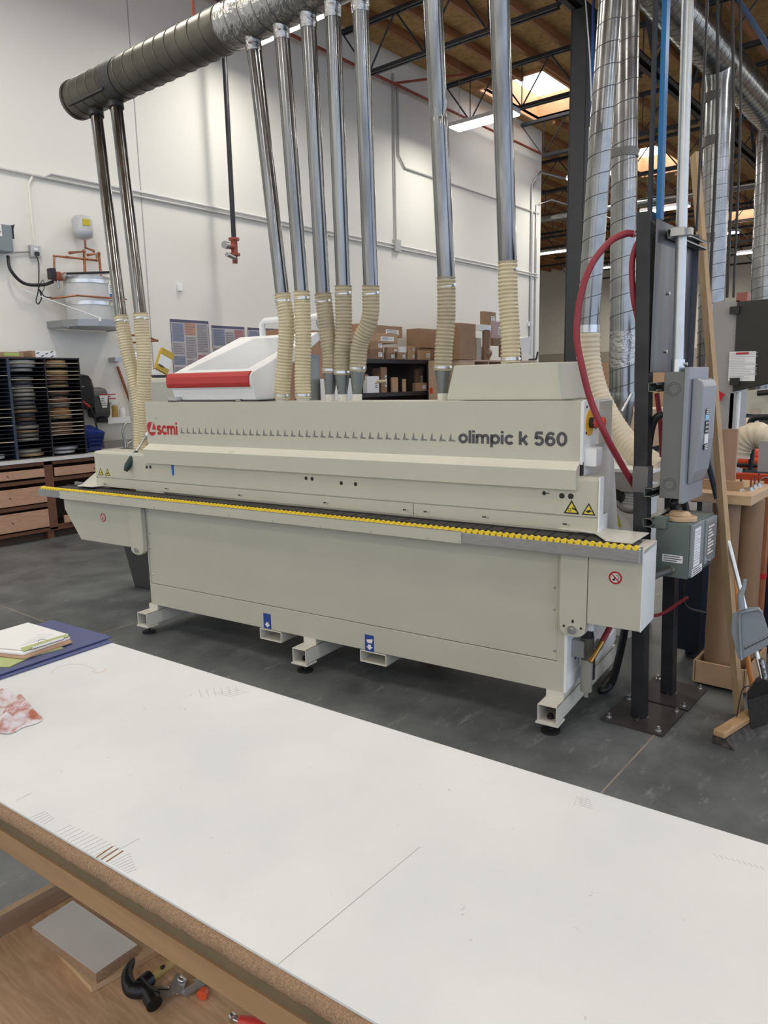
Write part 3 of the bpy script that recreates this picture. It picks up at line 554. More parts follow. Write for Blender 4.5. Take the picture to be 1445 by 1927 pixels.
# waste bin beneath the left end
t=thing('waste_bin','dark grey waste bin behind the left end of the edge bander','bin',mw(-.9,.8,0))
b=MB(); q0=[(-1.05,.67),(-.79,.67),(-.79,1.0),(-1.05,1.0)]; q1=[(-1.12,.62),(-.74,.62),(-.74,1.05),(-1.12,1.05)]
c0=[mw(x,y,.0) for x,y in q0]; c1=[mw(x,y,.47) for x,y in q1]; b.prism(c0,c1); b.build('body',mat('grey_bin_plastic',(.05,.05,.05),.4),t,bev=.01)
b=MB(); m1=[p+V((0,0,.01)) for p in c1]; c=sum(c1,V())/4; b.prism([c+(p-c)*1.04 for p in c1],[c+(p-c)*1.04+V((0,0,.03)) for p in c1]); b.build('rim',BLACK,t)
b=MB(); b.tube(bez([mw(-.22,.1,.62),mw(-.15,.1,.55),mw(-.02,.1,.5),mw(.05,.12,.5)]),.010,8); tag(b.build('power_cable',mat('orange_cable',(.5,.12,.05),.5)),'orange cable looping under the left hinge arm','cable')
# things on top of the machine
# ---------------------------------------------------------------- suction pipes into the overhead duct
t=thing('clear_tape_roll','clear plastic tape roll lying on the bander top before the console','tape roll',mw(.16,.22,1.55)); tr=t
b=MB(); b.tube([mw(.14,.19,1.553),mw(.14,.19,1.575)],.045,24); b.build('roll',mat('clear_roll',(.55,.54,.5),.15,spec=.9,alpha=.75),t)
DX,DZ,DR=3.2,3.73,.128
def wx_(px,py,X=DX): return ax(px,py,X)
specs=[('left end, leftmost of all the pipes',(-.54,2.127),(180,205),[(-.50,.35,1.9),(-.415,.35,1.53),(-.42,.34,1.25),(-.43,.33,1.05)],None),
('left end, second from the left',(-.327,2.132),(218,195),[(-.325,.35,1.85),(-.365,.35,1.53),(-.38,.36,1.25),(-.39,.36,1.05)],None),
('leftmost of the middle group',(.969,2.16),(475,70),[(.99,.35,2.0),(.955,.35,1.75),(.926,.35,1.56)],'plain'),
('second of the middle group',(1.118,2.164),(528,40),[(1.115,.35,1.9),(1.10,.35,1.72),(1.0955,.35,1.56)],'plain'),
('third of the middle group',(1.275,2.137),(578,10),[(1.30,.35,1.92),(1.315,.35,1.80),(1.31,.35,1.705)],'cone'),
('fourth of the middle group, between two cones',(1.422,2.17),(625,0),[(1.415,.35,1.95),(1.40,.35,1.82),(1.395,.35,1.69)],'cone'),
('rightmost of the middle group, hose bent leftward',(1.611,2.155),(678,0),[(1.60,.35,2.0),(1.53,.35,1.87),(1.505,.35,1.71)],'cone'),
('dented, left of the fan cover',(2.087,2.157),(815,0),[(2.085,.35,1.98),(2.07,.35,1.82),(2.062,.35,1.70)],'cone'),
('rightmost pipe, entering the fan cover',(2.431,2.203),(940,0),[(2.435,.35,2.05),(2.45,.35,1.85),(2.452,.35,1.73)],'fan')]
tops=[]
for i,(lb_,(lx,lz),(tx,ty),hp,kind) in enumerate(specs):
    bot=mw(lx,.35,lz); tp=ax(tx,ty,DX); d=(tp-bot); R=.042 if i<7 else (.046 if i==7 else .046)
    if tp.z<DZ-.15: tp=bot+d*((DZ-.15-bot.z)/d.z)
    if abs(tp.z-DZ)<.15: tp=bot+d*((DZ-.12-bot.z)/d.z)
    tops.append(tp); dn=(tp-bot).normalized()
    t=thing('suction_pipe','shiny steel suction pipe with ribbed hose, '+lb_,'pipe',mw(hp[-1][0],hp[-1][1],hp[-1][2]),group='suction pipes from the bander to the overhead duct')
    b=MB()
    if i==7:   # dented pipe
        b.tube([bot,bot+d*.55,bot+d*.60,bot+d*.62,bot+d*.64,bot+d*.69,tp],[R,R,R*.97,R*.82,R*.97,R,R],24)
    else: b.tube([bot-dn*.03,tp],R,24)
    b.build('pipe',GALV,t)
    b=MB(); 
    if i<2: b.cyl(tp-dn*.05,tp+dn*.03,R*1.25,20); b.build('sealed_collar',MASTIC,t)
    else: b.tube([tp-dn*(.05+.02*k%3) if k==0 else tp-dn*(.10-.03*k) for k in range(5)][1:],[R*1.06,R*1.16,R*1.12,R*1.3],20); b.build('taped_collar',TAPE,t)
    pts=[bot-dn*-.02]+[mw(*p) for p in hp]
    hb=hose_mb(pts,.0445 if i!=1 else .047,pitch=.019,n=18); hs=hb.build('hose',HOSE if i in(0,1,2,3,8) else HOSED,t)
    def clamp(c,dd,r):
        b=MB(); b.tube([c-dd*.007,c+dd*.007],r,20); b.cyl(c+V((-.0,-r,0)),c+V((-.012,-r-.008,0)),.007,6); b.build('hose_clamp',ZINC,hs)
    clamp(bot-dn*.02,dn,.0505)
    if kind:
        e=pts[-1]; dd=(pts[-2]-pts[-1]).normalized(); clamp(e+dd*.018,dd,.0505)
    if kind=='cone':
        e=pts[-1]; q=mw(specs[i][3][-1][0],.35,1.578); xr={4:1.302,5:1.395,6:1.498,7:2.061}[i]; q=mw(xr,.35,1.578)
        b=MB(); b.tube([e+V((0,0,.02)),e-V((0,0,.015)),q+V((0,0,.01)),q-V((0,0,.02))],[.043,.043,.028,.028],20); b.build('reducer',CLEARR,t)
# overhead duct
t=thing('overhead_duct','big old galvanized dust duct hanging over the edge bander','duct',(DX,5.45,DZ))
b=MB(); b.tube([(DX,5.42,DZ),(DX,1.0,DZ)],DR,40); b.tube([(DX,5.43,DZ),(DX,5.405,DZ)],DR*1.06,40); 
k=5.36
while k>1.0:
    k-=.115
b.build('duct_body',GALVD,t)
b=MB(); b.helix((DX,5.38,DZ),(DX,1.1,DZ),DR*1.012,.0035,.115,26); b.build('spiral_rib',mat('old_rib',(.16,.15,.12),.4,metal=.8),t)
b=MB(); b.tube([(DX,4.93,DZ),(DX,4.80,DZ)],DR*1.03,36); b.box(DX-.118,DX-.09,4.9,5.35,DZ-.085,DZ-.07); b.build('sealed_joint',MASTIC,t)
b=MB(); b.tube([(DX,3.70,DZ),(DX,2.4,DZ)],DR*1.015,36); b.build('foil_tape',TAPE,t)
b=MB(); b.tube([(DX,5.425,DZ),(DX,5.435,DZ)],DR*1.0,36); b.build('end_cap',MASTIC,t)
for y in(4.0,2.2):
    b=MB(); b.cyl((DX-.02,y,DZ+.12),(DX-.02,y,ZD-.1),.012,6); b.build('hanger_rod',REDV,t)
# ================================================================ RIGHT: posts, boxes, ducts, hoses
def post(x,y,z1,lab,pl,w=.064,top=None):
    t=thing('steel_post',lab,'post',(x,y,0)); h=w/2
    tx,ty=top or (x,y); b=MB(); b.prism([(x-h,y-h,.012),(x+h,y-h,.012),(x+h,y+h,.012),(x-h,y+h,.012)],[(tx-h,ty-h,z1),(tx+h,ty-h,z1),(tx+h,ty+h,z1),(tx-h,ty+h,z1)]); b.build('post_tube',STEELB,t,bev=.004)
    b=MB(); b.box(*pl,0.0,.012); b.build('base_plate',mat('mill_plate',(.055,.05,.048),.5,metal=.3,var=.35,scale=8),t,bev=.001)
    for cx in(pl[0]+.03,pl[1]-.03):
        for c2 in(pl[2]+.03,pl[3]-.03):
            b=MB(); b.cyl((cx,c2,.012),(cx,c2,.016),.014,14); b.cyl((cx,c2,.016),(cx,c2,.034),.008,6); b.build('anchor_bolt',ZINC,t)
    b=MB(); b.rbox((x+h+.012,y,.013),(.03,.012,.004)); b.rbox((x-h-.012,y-.01,.013),(.03,.01,.004)); b.rbox((x,y-h-.008,.013),(.02,.01,.004)); b.build('weld',ZINC,t)
    return t
P1=post(3.42,1.19,2.36,'nearer black square steel post on a bolted base plate, right of the bander',(3.28,3.60,1.03,1.33),top=(3.42,1.255))
b=MB(); b.box(3.386,3.454,1.187,1.257,1.12,1.24); b.build('clear_tape',mat('clear_tape',(.10,.10,.10),.2,spec=.9),P1)
P2=post(3.78,1.17,2.30,'farther black square steel post on its own base plate, behind the nearer one',(3.62,3.95,1.02,1.30),top=(3.86,1.25))
t=thing('mounting_plate','bluish bare steel plate bridging the two black posts above the disconnect box','plate',(3.6,1.14,1.67))
b=MB(); b.box(3.395,3.91,1.192,1.2,1.665,2.32); b.box(3.902,3.91,1.165,1.192,1.665,2.32); b.build('plate',BLUESTL,t,bev=.001)
for z in(1.76,2.02):
    b=MB(); b.cyl((3.56,1.192,z),(3.56,1.182,z),.008,10); b.build('screw',ZINC,t)
def strut(x0,x1,y,z,lab):
    b=MB(); h=.02
    b.box(x0,x1,y-h,y+h,z-h,z-h+.003); b.box(x0,x1,y-h,y+h,z+h-.003,z+h); b.box(x0,x1,y+h-.003,y+h,z-h,z+h); b.box(x0,x1,y-h,y-h+.003,z+h-.01,z+h); b.box(x0,x1,y-h,y-h+.003,z-h,z-h+.01)
    tag(b.build('strut_channel',mat('green_zinc_strut',(.20,.215,.20),.4,metal=.7)),lab,'bracket')
strut(3.36,3.9,1.172,1.60,'slotted strut channel behind the top of the big grey box'); strut(3.36,3.9,1.172,1.125,'slotted strut channel behind the bottom of the big grey box'); strut(3.36,3.9,1.172,.985,'slotted strut channel carrying the grey-green box')
strut(3.5,3.95,1.165,2.27,'short strut channel clamping the grey conduit at plate top')
# big disconnect
t=thing('disconnect_box','big light grey electrical disconnect box with domed cover','box',(3.6,1.05,1.09))
b=MB(); b.box(3.425,3.70,1.055,1.145,1.095,1.665); b.build('enclosure',GREYE,t,bev=.003)
b=MB(); b.box(3.42,3.71,1.035,1.056,1.075,1.685); b.build('cover',GREYL,t,bev=.004)
pr=[(3.45,1.03),(3.45,.985),(3.47,.958),(3.50,.945),(3.74,.945),(3.77,.96),(3.78,1.03)]
b=MB(); prof=[(1.16,1.034),(1.16,1.02),(1.22,.998),(1.36,.985),(1.60,.983),(1.625,.992),(1.635,1.01),(1.635,1.034)]
b.prism([(3.46,y,z) for z,y in prof],[(3.665,y,z) for z,y in prof]); dm=b.build('domed_cover',GREYL,t,bev=.012)
for z in(1.59,1.16):
    b=MB(); 
    for r in(.03,.022): 
        pts=[(3.4245,1.10+r*math.cos(a*PI/12),z+r*math.sin(a*PI/12)) for a in range(25)]; b.tube(pts,.0011,6,cap=False)
    b.build('knockout',MATS['dark_band'] if 'dark_band' in MATS else mat('knockout_shadow',(.09,.093,.09),.5),t)
xl_=ay(1327,790,.983).x
for z0,z1,m in((1.475,1.50,BLACK),(1.45,1.472,mat('label_blue',(.3,.55,.75),.5)),(1.39,1.445,BLACK),(1.345,1.385,WHITEPAP),(1.315,1.34,BLACK)):
    b=MB(); b.box(xl_,xl_+.05,.9805,.983,z0,z1); k=b.build('cover_label',m,dm)
    if m is BLACK:
        b=MB(); 
        for q in range(3): zz=z0+(z1-z0)*(q+.5)/3; b.box(xl_+.004,xl_+.046,.9798,.9805,zz-.002,zz+.002)
        b.build('print',WHITEPAP,dm)
b=MB(); pb_=V((3.50,1.112,1.665)); pt_=ax(1294,0,3.55); b.cyl(pb_,pb_+(pt_-pb_)*((7.25-1.665)/(pt_.z-1.665)),.024,16); t2=b.build('conduit',mat('emt_conduit',(.52,.54,.54),.33,metal=.7,var=.1)); tag(t2,'thick pale grey conduit rising from the big disconnect box','conduit')
b=MB(); b.rbox((3.51,1.13,2.27),(.09,.06,.035)); b.rbox((3.51,1.095,2.27),(.03,.03,.03)); tag(b.build('pipe_clamp',ALU),'pale clamp holding the grey conduit to the top strut','clamp')
b=MB(); b.cyl((3.50,1.112,1.665),(3.50,1.112,1.72),.03,16); b.cyl((3.50,1.085,1.70),(3.50,1.07,1.70),.008,8); tag(b.build('conduit_fitting',ZINC),'zinc fitting where conduit enters the big grey box','fitting')
b=MB(); q=(3.47,1.21); b.prism([(3.45,1.20,2.33),(3.49,1.20,2.33),(3.49,1.222,2.33),(3.45,1.222,2.33)],[(3.45,1.26,7.1),(3.49,1.26,7.1),(3.49,1.282,7.1),(3.45,1.282,7.1)]); tag(b.build('air_pipe',mat('blue_air_pipe',(.02,.16,.38),.35)),'blue vertical compressed-air pipe standing on the nearer post','pipe')
b=MB(); b.prism([(3.40,1.228,2.34),(3.425,1.228,2.34),(3.425,1.242,2.34),(3.40,1.242,2.34)],[(3.40,1.288,7.1),(3.425,1.288,7.1),(3.425,1.302,7.1),(3.40,1.302,7.1)]); tag(b.build('strut_channel',STEELB),'black vertical strut left of the blue pipe','bracket')
b=MB(); b.tube([(3.7,1.12,2.3),(3.72,1.14,7)],.006,6); tag(b.build('cable',BLACK),'thin black cable between blue pipe and grey conduit','cable')
# small grey-green box
t=thing('junction_box','grey-green electrical box with white labels, below the big grey box','box',(3.6,1.05,.7))
b=MB(); b.box(3.42,3.80,1.0,1.15,.728,.985); b.box(3.40,3.45,1.1,1.165,.955,1.01); b.build('enclosure',GREEN,t,bev=.003)
b=MB(); b.box(3.43,3.60,.985,1.0,.735,.98); b.box(3.612,3.79,.98,1.0,.76,.975); b.build('door',mat('grey_green_door',(.24,.27,.28),.4,var=.04),t,bev=.003)
def label(name,par,o,u,w,n,W,H,rows,print_m=DARKG,bg=WHITEPAP,m=.06,th=.4):
    o,u,w,n=V(o),V(u),V(w),V(n); a=[o,o+u*W,o+u*W+w*H,o+w*H]; b=MB(); b.prism(a,[p+n*.001 for p in a]); s=b.build(name,bg,par)
    if rows: b=lines_mb(o+n*.001,u,w,n,W*m,W*(1-m),H*m,H*(1-m),rows,th); b.build('small_print',print_m,s)
    return s
label('label',t,(3.4195,1.115,.80),(0,-1,0),(0,0,1),(-1,0,0),.092,.035,3)
label('label',t,(3.45,.9845,.78),(1,0,0),(0,0,1),(0,-1,0),.09,.18,12,PAPG); label('label',t,(3.435,.9845,.738),(1,0,0),(0,0,1),(0,-1,0),.15,.036,3)
label('label',t,(3.64,.9795,.79),(1,0,0),(0,0,1),(0,-1,0),.10,.165,9,WHITEPAP,mat('silver_label',(.30,.27,.24),.4,metal=.4))
b=MB(); b.cyl((3.66,.98,.775),(3.66,.965,.775),.01,10); b.build('latch_screw',ZINC,t)
b=MB(); b.tube(bez([(3.42,1.07,.765),(3.38,1.085,.76),(3.32,1.13,.73),(3.30,1.2,.6)]),.014,10); t3=tag(b.build('flexible_conduit',mat('dark_grey_conduit',(.08,.08,.08),.5)),'dark flexible conduit leaving the side of the grey-green box','conduit')
b=MB(); b.cyl((3.42,1.07,.765),(3.405,1.075,.765),.02,8); tag(b.build('conduit_fitting',mat('dull_zinc',(.35,.36,.3),.4,metal=.8)),'threaded fitting on the side of the grey-green box','fitting')
t=thing('sanding_block','pale wooden shaped block lying on the grey-green box','wood block',(3.5,1.06,.985))
b=MB(); pts=[(3.50+.06*math.cos(a*PI/12),1.065+.072*math.sin(a*PI/12)) for a in range(24)]; b.ext(pts,'z',.986,1.008); b.build('base',MAPLE,t,bev=.004)
b=MB(); pts=[(3.50+.035*math.cos(a*PI/12),1.07+.055*math.sin(a*PI/12)) for a in range(24)]; pt2=[(3.50+.022*math.cos(a*PI/12),1.07+.04*math.sin(a*PI/12)) for a in range(24)]; b.prism([(x,y,1.008) for x,y in pts],[(x,y,1.03) for x,y in pt2]); b.build('grip',MAPLE,t,bev=.004)
# cables at the posts
b=MB(); b.tube(bez([(3.44,1.15,1.48),(3.44,1.185,1.45),(3.47,1.215,1.33),(3.5,1.23,1.1)]),.016,8); tag(b.build('power_cable',BLACK),'black cable curving out behind the big grey box','cable')
b=MB(); b.tube(bez([(3.6,1.08,1.09),(3.55,1.12,1.05),(3.62,1.1,.99)]),.02,8); b.tube(bez([(3.7,1.08,1.09),(3.72,1.12,1.05),(3.7,1.1,.99)]),.018,8); tag(b.build('power_cable',BLACK),'thick black cables linking the two electrical boxes','cable')
b=MB(); b.tube(bez([(3.72,1.1,.73),(3.80,1.12,.5),(3.95,1.05,.42)]),.009,8); tag(b.build('power_cable',BLACK),'black cable drooping beneath the grey-green box','cable')
# red hoses
def pts_at(L): return [ax(x,y,X) for x,y,X in L]
t=thing('air_hose','long thick red air hose arching over the bander end from the black post','hose',ax(1192,440,3.42))
b=MB(); b.tube(bez(pts_at([(1192,440,3.40),(1175,440,3.36),(1145,457,3.3),(1112,500,3.22),(1092,560,3.18),(1085,630,3.15),(1095,690,3.13),(1112,755,3.15),(1140,820,3.18),(1170,875,3.32),(1196,920,3.48),(1212,955,3.56),(1220,1000,3.6)])),.0145,12); b.build('hose',REDH,t)
b=MB(); b.tube([ax(1190,440,3.40),ax(1213,441,3.42)],.011,10); b.tube([ax(1188,440,3.4),ax(1196,440,3.4)],.016,6); b.build('hose_coupling',ZINC,t)
t=thing('air_hose','second thick red air hose hanging close beside the black post','hose',ax(1205,450,3.4))
b=MB(); b.tube(bez(pts_at([(1208,446,3.42),(1196,465,3.42),(1189,500,3.42),(1192,560,3.42),(1200,600,3.44),(1206,645,3.46),(1207,700,3.5)])),.0135,12); b.build('hose',REDH,t)
b=MB(); b.tube([ax(1204,449,3.42),ax(1214,446,3.42)],.010,8); b.build('hose_coupling',ZINC,t)
b=MB(); b.tube(bez(pts_at([(1236,740,3.9),(1243,800,3.9),(1246,860,3.9)])),.014,8); tag(b.build('air_hose',REDH),'red hose hanging behind the big grey box','hose')
# vertical spiral ducts behind
A1=ax(1150,-20,5.0); A2=ax(1106,618,5.0)
t=thing('spiral_duct','leaning galvanized spiral duct nearest the dark column','duct',A2)
b=MB(); b.tube([A2,A1],.075,32); b.build('duct_body',SPIR,t); b=MB(); b.helix(A2,A1,.0755,.0028,.13); b.build('spiral_seam',SEAM,t)
hp=pts_at([(1106,622,5.),(1108,680,5.),(1125,745,4.95),(1160,810,4.85),(1200,855,4.75),(1245,885,4.65)])
b=hose_mb(hp,.077,pitch=.035,amp=.08,n=20); b.build('flexible_hose',HOSEW,t)
b=MB(); b.cyl(A2+V((0,0,.02)),A2-V((0,0,.03)),.083,24); b.build('hose_clamp',ZINC,t)
B1=ax(1178,-20,5.9); B2=ax(1170,745,5.9)
t=thing('spiral_duct','upright galvanized spiral duct right beside the leaning one','duct',B2)
b=MB(); b.tube([B2,B1],.098,32); q=B2; b.tube([q+V((0,0,.03)),q,q-V((0,0,.05))],[.104,.107,.104],28); b.tube([q-V((0,0,.04)),q-V((0,0,.15)),q-V((0,0,.42))],[.098,.09,.045],28); b.build('duct_body',SPIR,t); b=MB(); b.helix(B2,B1,.0985,.0032,.14); b.build('spiral_seam',SEAM,t)
m1=ax(1171,655,5.9); b=MB(); b.tube([m1+V((0,0,.13)),m1-V((0,0,.15))],.101,28); b.build('foil_tape',TAPE,t)
m1=ax(1175,290,5.9); b=MB(); b.tube([m1+V((0,0,.03)),m1-V((0,0,.03))],.104,28); b.build('joint_band',mat('dark_band',(.15,.15,.14),.5,metal=.5),t)
b=MB(); b.tube([q+V((-.12,-.05,-.12)),q+V((-.05,-.1,.02))],.012,8); b.build('damper_lever',ZINC,t)
# big horizontal spiral duct with drops, upper right
c0=ay(1377,100,3.2); 
t=thing('main_duct','large galvanized spiral main duct running along the girder','duct',(11.5,3.2,5.9))
zc=5.78; p0,p1=(4.,3.2,zc),(34.,3.2,zc); b=MB(); b.tube([p0,p1],.25,40); b.build('duct_body',SPIR,t); b=MB(); b.helix(p0,p1,.2505,.004,.15,20); b.build('spiral_seam',SEAM,t)
for (x,y,X,lb,tp_) in((1353,130,11.2,'upright spiral duct dropping from the main duct, dark tape bands',1),(1442,330,14.5,'partly visible spiral duct at the right photo edge',0)):
    a=ax(x,y+15,X); a=V((X,3.2 if tp_ else ax(x,y,X).y,zc-.1)); xl=ax(1338,640,X) if tp_ else ax(1436,640,X)
    t=thing('spiral_duct',lb,'duct',(X,xl.y,1.3)); b=MB(); 
    if tp_: b.tube([(X,3.2,zc-.1),(X,ax(1353,165,X).y,ax(1353,165,X).z),(X,xl.y+.0,1.5)],[.22,.175,.165],28); hx_=((X,ax(1353,165,X).y,ax(1353,165,X).z),(X,xl.y,1.5),.171)
    else: b.tube([(X,a.y,zc+.3),(X,xl.y,1.2)],.2,28); hx_=((X,a.y,zc+.3),(X,xl.y,1.2),.2015)
    b.build('duct_body',SPIR,t); b=MB(); b.helix(*hx_,.004,.17); b.build('spiral_seam',SEAM,t)
    if tp_:
        for py in(185,268,450):
            c=ax(1350-(py-185)*.04,py,X); b=MB(); b.tube([c+V((0,0,.06)),c-V((0,0,.06))],.18,28); b.build('joint_band',MATS['dark_band'],t)
# hanging black cables right
for i,(x0,x1,X,r) in enumerate(((1350,1335,8.,.016),(1378,1368,8.,.014),(1393,1380,8.,.012))):
    b=MB(); b.tube(bez([ax(x0,-10,X),ax((x0+x1)/2+6,250,X),ax(x1,560,X)]),r,6); tag(b.build('drop_cable',BLACK),['leftmost','middle','rightmost'][i]+' of three black cables hanging before the spiral drop duct','cable')
# leaning plank
def plank(name,p0,p1,w,th,side,m,lab,cat,rot=None):
    p0,p1=V(p0),V(p1); d=(p1-p0).normalized(); s=V(side); s=(s-d*s.dot(d)).normalized(); n=d.cross(s); b=MB()
    q=lambda c:[c+s*w/2+n*th/2,c-s*w/2+n*th/2,c-s*w/2-n*th/2,c+s*w/2-n*th/2]
    b.prism(q(p0),q(p1)); return tag(b.build(name,m),lab,cat)
plank('plank',az(1391,1344,.012),ax(1307,290,4.05),.055,.022,(.7,.7,0),PINE,'long narrow pine plank leaning in front of the tools','plank')
# ---- router bit stand
t=thing('router_bit_stand','wooden stand with router bits on top and upright boards below','stand',(4.2,1.0,0)); S=t
Q=[az(1276,944,.93),az(1425,946,.93)]
b=MB(); x0,x1,y0,y1=3.98,4.62,.86,1.30
b.box(3.98,4.48,.875,1.20,1.0,1.05); b.build('top',MAPLE,t,bev=.003)
b=MB(); b.box(4.12,4.14,.95,1.15,1.05,1.10); b.box(4.2,4.5,.93,1.14,1.05,1.062); b.build('back_rail',CARD2,t)
b=MB(); 
for a_ in((3.98,3.995,.85,1.10),(4.4,4.415,.85,1.10)): b.box(*a_,.03,.14)
b.box(3.98,4.415,.84,.855,.03,.14); b.box(3.98,4.415,1.095,1.11,.03,.14); b.box(3.98,4.415,.84,1.11,.02,.03); b.build('base_tray',CARD2,t,bev=.001)
b=MB(); b.cyl((4.09,1.015,.031),(4.09,1.015,1.0),.068,28); b.build('cardboard_tube',TUBEM,t); b=MB(); b.cyl((4.22,.93,.031),(4.22,.93,1.0),.068,28); b.build('cardboard_tube',TUBEM,t)
b=MB(); b.box(4.31,4.37,.86,.89,.031,1.0); b.build('corner_leg',mat('reddish_leg',(.32,.12,.05),.5,var=.15),t)
b=MB(); b.box(4.309,4.371,.858,.892,.55,.58); b.build('red_tape',mat('red_tape',(.5,.01,.02),.5),t)
b=MB(); b.cyl((4.03,1.07,0),(4.03,1.07,.02),.02,10); b.cyl((4.4,.9,0),(4.4,.9,.02),.02,10); b.build('glide',BLACK,t)
for i,(px,py,h,m,l) in enumerate([(1393,922,.045,BLACK,'black shank router bit nearest on the wooden stand top'),(1412,922,.05,REDP,'first red router bit right of the black one'),(1419,917,.045,REDP,'second red router bit, slightly behind'),(1427,914,.05,REDP,'rightmost red router bit at the stand corner')]):
    p=az(px,py+2,1.05); t=thing('router_bit',l,'router bit',(p.x,p.y,1.05)); b=MB(); b.cyl(p,p+V((0,0,.014)),.02,14); b.cyl(p+V((0,0,.014)),p+V((0,0,.022)),.012,12); b.build('collar',ZINC,t); b=MB(); b.cyl(p+V((0,0,.022)),p+V((0,0,.022+h)),.005,8); b.build('shank',m if m is BLACK else mat('dull_red_shank',(.20,.03,.025),.4),t)
t=thing('board_offcut','upright tan board offcut standing on the wooden stand','board',(4.30,1.08,1.0)); 
b=MB(); b.box(4.28,4.30,1.03,1.12,1.062,1.36); o=b.build('board_offcut',wood('pink_board',(.42,.27,.19),(.35,.21,.14),(6,6,1))); bpy.data.objects.remove(t); tag(o,'upright pinkish tan board offcut standing on the wooden stand','board')
# ---- dustpan, broom, push broom
t=thing('dustpan','upright grey dustpan hooked on the broom handle','dustpan',az(1405,1380,0))
XD=3.55
def pan(px,py,d=0): return ax(px,py,XD+d)
GP=mat('grey_dustpan_plastic',(.27,.31,.35),.35,spec=.6)
out=[(1377,1160),(1380,1153),(1410,1143),(1428,1142),(1434,1150),(1450,1200),(1449,1212),(1395,1242),(1388,1238),(1376,1190)]
b=MB(); b.prism([pan(x,y) for x,y in out],[pan(x,y,.012) for x,y in out]); b.build('pan',GP,t,bev=.003)
b=MB(); b.tube([pan(x,y,-.01) for x,y in [(1395,1242),(1392,1200),(1391,1160),(1395,1152),(1428,1146),(1434,1152)]],.006,8); b.build('rim',GP,t)
b=MB()
for k in range(7): b.prism([pan(1401+k*7,1218-k*3.5,-.003),pan(1402.2+k*7,1218-k*3.5,-.003),pan(1402.5+k*7,1222-k*3.5,-.003)],[pan(1401+k*7,1218-k*3.5),pan(1402.2+k*7,1218-k*3.5),pan(1402.5+k*7,1222-k*3.5)])
b.tube([pan(1400,1222,-.002),pan(1448,1198,-.002)],.0012,4); b.build('comb_teeth',BLACK,t)
b=MB(); b.tube([pan(1395,1146),pan(1393,1120),pan(1400,1105),pan(1402,1090)],[.016,.014,.009,.008],10); b.build('handle',GP,t)
t=thing('broom','upright broom with black bristles and metal handle behind the plank','broom',az(1435,1385,0))
top=ax(1325,840,3.95); bt=ax(1436,1280,3.62)
b=MB(); b.tube([bt,top],.011,12); b.build('handle',ZINC,t)
b=MB(); b.tube([top,top+(top-bt)*.0-(top-bt).normalized()*.28],.015,12); b.build('grip',NAVY,t)
hd=[ax(1422,1283,3.6),ax(1440,1276,3.6),ax(1462,1300,3.6),ax(1405,1318,3.6),ax(1407,1305,3.6)]
b=MB(); b.prism(hd,[p+V((.05,.01,0)) for p in hd]); b.build('head',BLACK,t,bev=.004)
bq=[ax(1405,1318,3.59),ax(1462,1300,3.59),ax(1475,1355,3.55),ax(1412,1374,3.55)]
BR=mat('black_bristles',(.035,.035,.037),.6,var=.5,scale=40,stretch=(6,6,.4),bump=.8,bscale=60); b=MB(); b.prism(bq,[p+V((.06,.01,0)) for p in bq]); b.build('bristles',BR,t,bev=.004)
b=MB(); b.tube(bez([ax(1410,1290,3.58),ax(1396,1300,3.56),ax(1386,1350,3.54)]),.003,6); b.build('cord',BLACK,t)
b=MB(); b.tube([ax(1432,1240,3.6),ax(1440,1278,3.6)],.012,10); b.build('wrapped_handle_end',TAPE,t)
t=thing('broom','second broom with orange wooden handle leaning behind the plank','broom',az(1420,1330,0)); b=MB(); b.tube([ax(1418,1300,3.66),ax(1395,1180,3.85),ax(1375,1040,4.1)],.013,10); b.build('handle',mat('orange_handle',(.45,.17,.04),.4),t)
b=MB(); c=ax(1421,1318,3.7); b.rbox((c.x,c.y,.1),(.04,.05,.2)); b.build('head',BLACK,t)
t=thing('push_broom','wide push broom with wooden block lying on the floor','broom',az(1400,1400,0))
a_=az(1352,1383,.055); c_=az(1425,1338,.055)
b=MB(); d=(c_-a_).normalized(); n=V((-d.y,d.x,0)); q=lambda c,w:[c+n*w+V((0,0,.02)),c-n*w+V((0,0,.02)),c-n*w-V((0,0,.012)),c+n*w-V((0,0,.012))]
e_=c_+d*.22; b.prism(q(a_,.028),q(e_,.028)); b.build('block',wood('broom_block',(.50,.33,.17),(.42,.26,.12)),t,bev=.008)
q=lambda c:[c+n*.03+V((0,0,-.012)),c-n*.03+V((0,0,-.012)),V((c.x,c.y,0))-n*.07,V((c.x,c.y,0))+n*.035]
b=MB(); b.prism(q(a_+d*.01),q(e_)); b.build('bristles',mat('grey_bristles',(.055,.05,.045),.7,var=.6,scale=30,bump=.9,bscale=50),t)

# small lines near the column and roof
b=MB(); b.tube([ax(1101,-10,8.6),ax(1110,110,8.6),ax(1113,190,8.6)],.008,6); tag(b.build('brace_wire',WHITEP),'thin pale wire slanting down beside the dark column top','wire')
b=MB(); b.tube([ax(1117,-10,8.8),ax(1114,150,8.8),ax(1112,420,8.8)],.018,8); tag(b.build('water_pipe',mat('blue_water_pipe',(.03,.10,.26),.4)),'thin blue pipe running down between the dark column and leaning duct','pipe')
b=MB(); b.tube([ax(1383,-10,10),ax(1450,95,10)],.03,6); tag(b.build('brace_rod',mat('blue_brace',(.10,.15,.25),.5)),'blue-grey diagonal roof brace in the upper right corner','brace')
q=ax(1345,150,11.05); b=MB(); b.box(q.x-.002,q.x,q.y-.05,q.y+.05,q.z-.06,q.z+.06); tag(b.build('caution_tag',YELS),'small yellow caution tag on the drop duct elbow','tag')
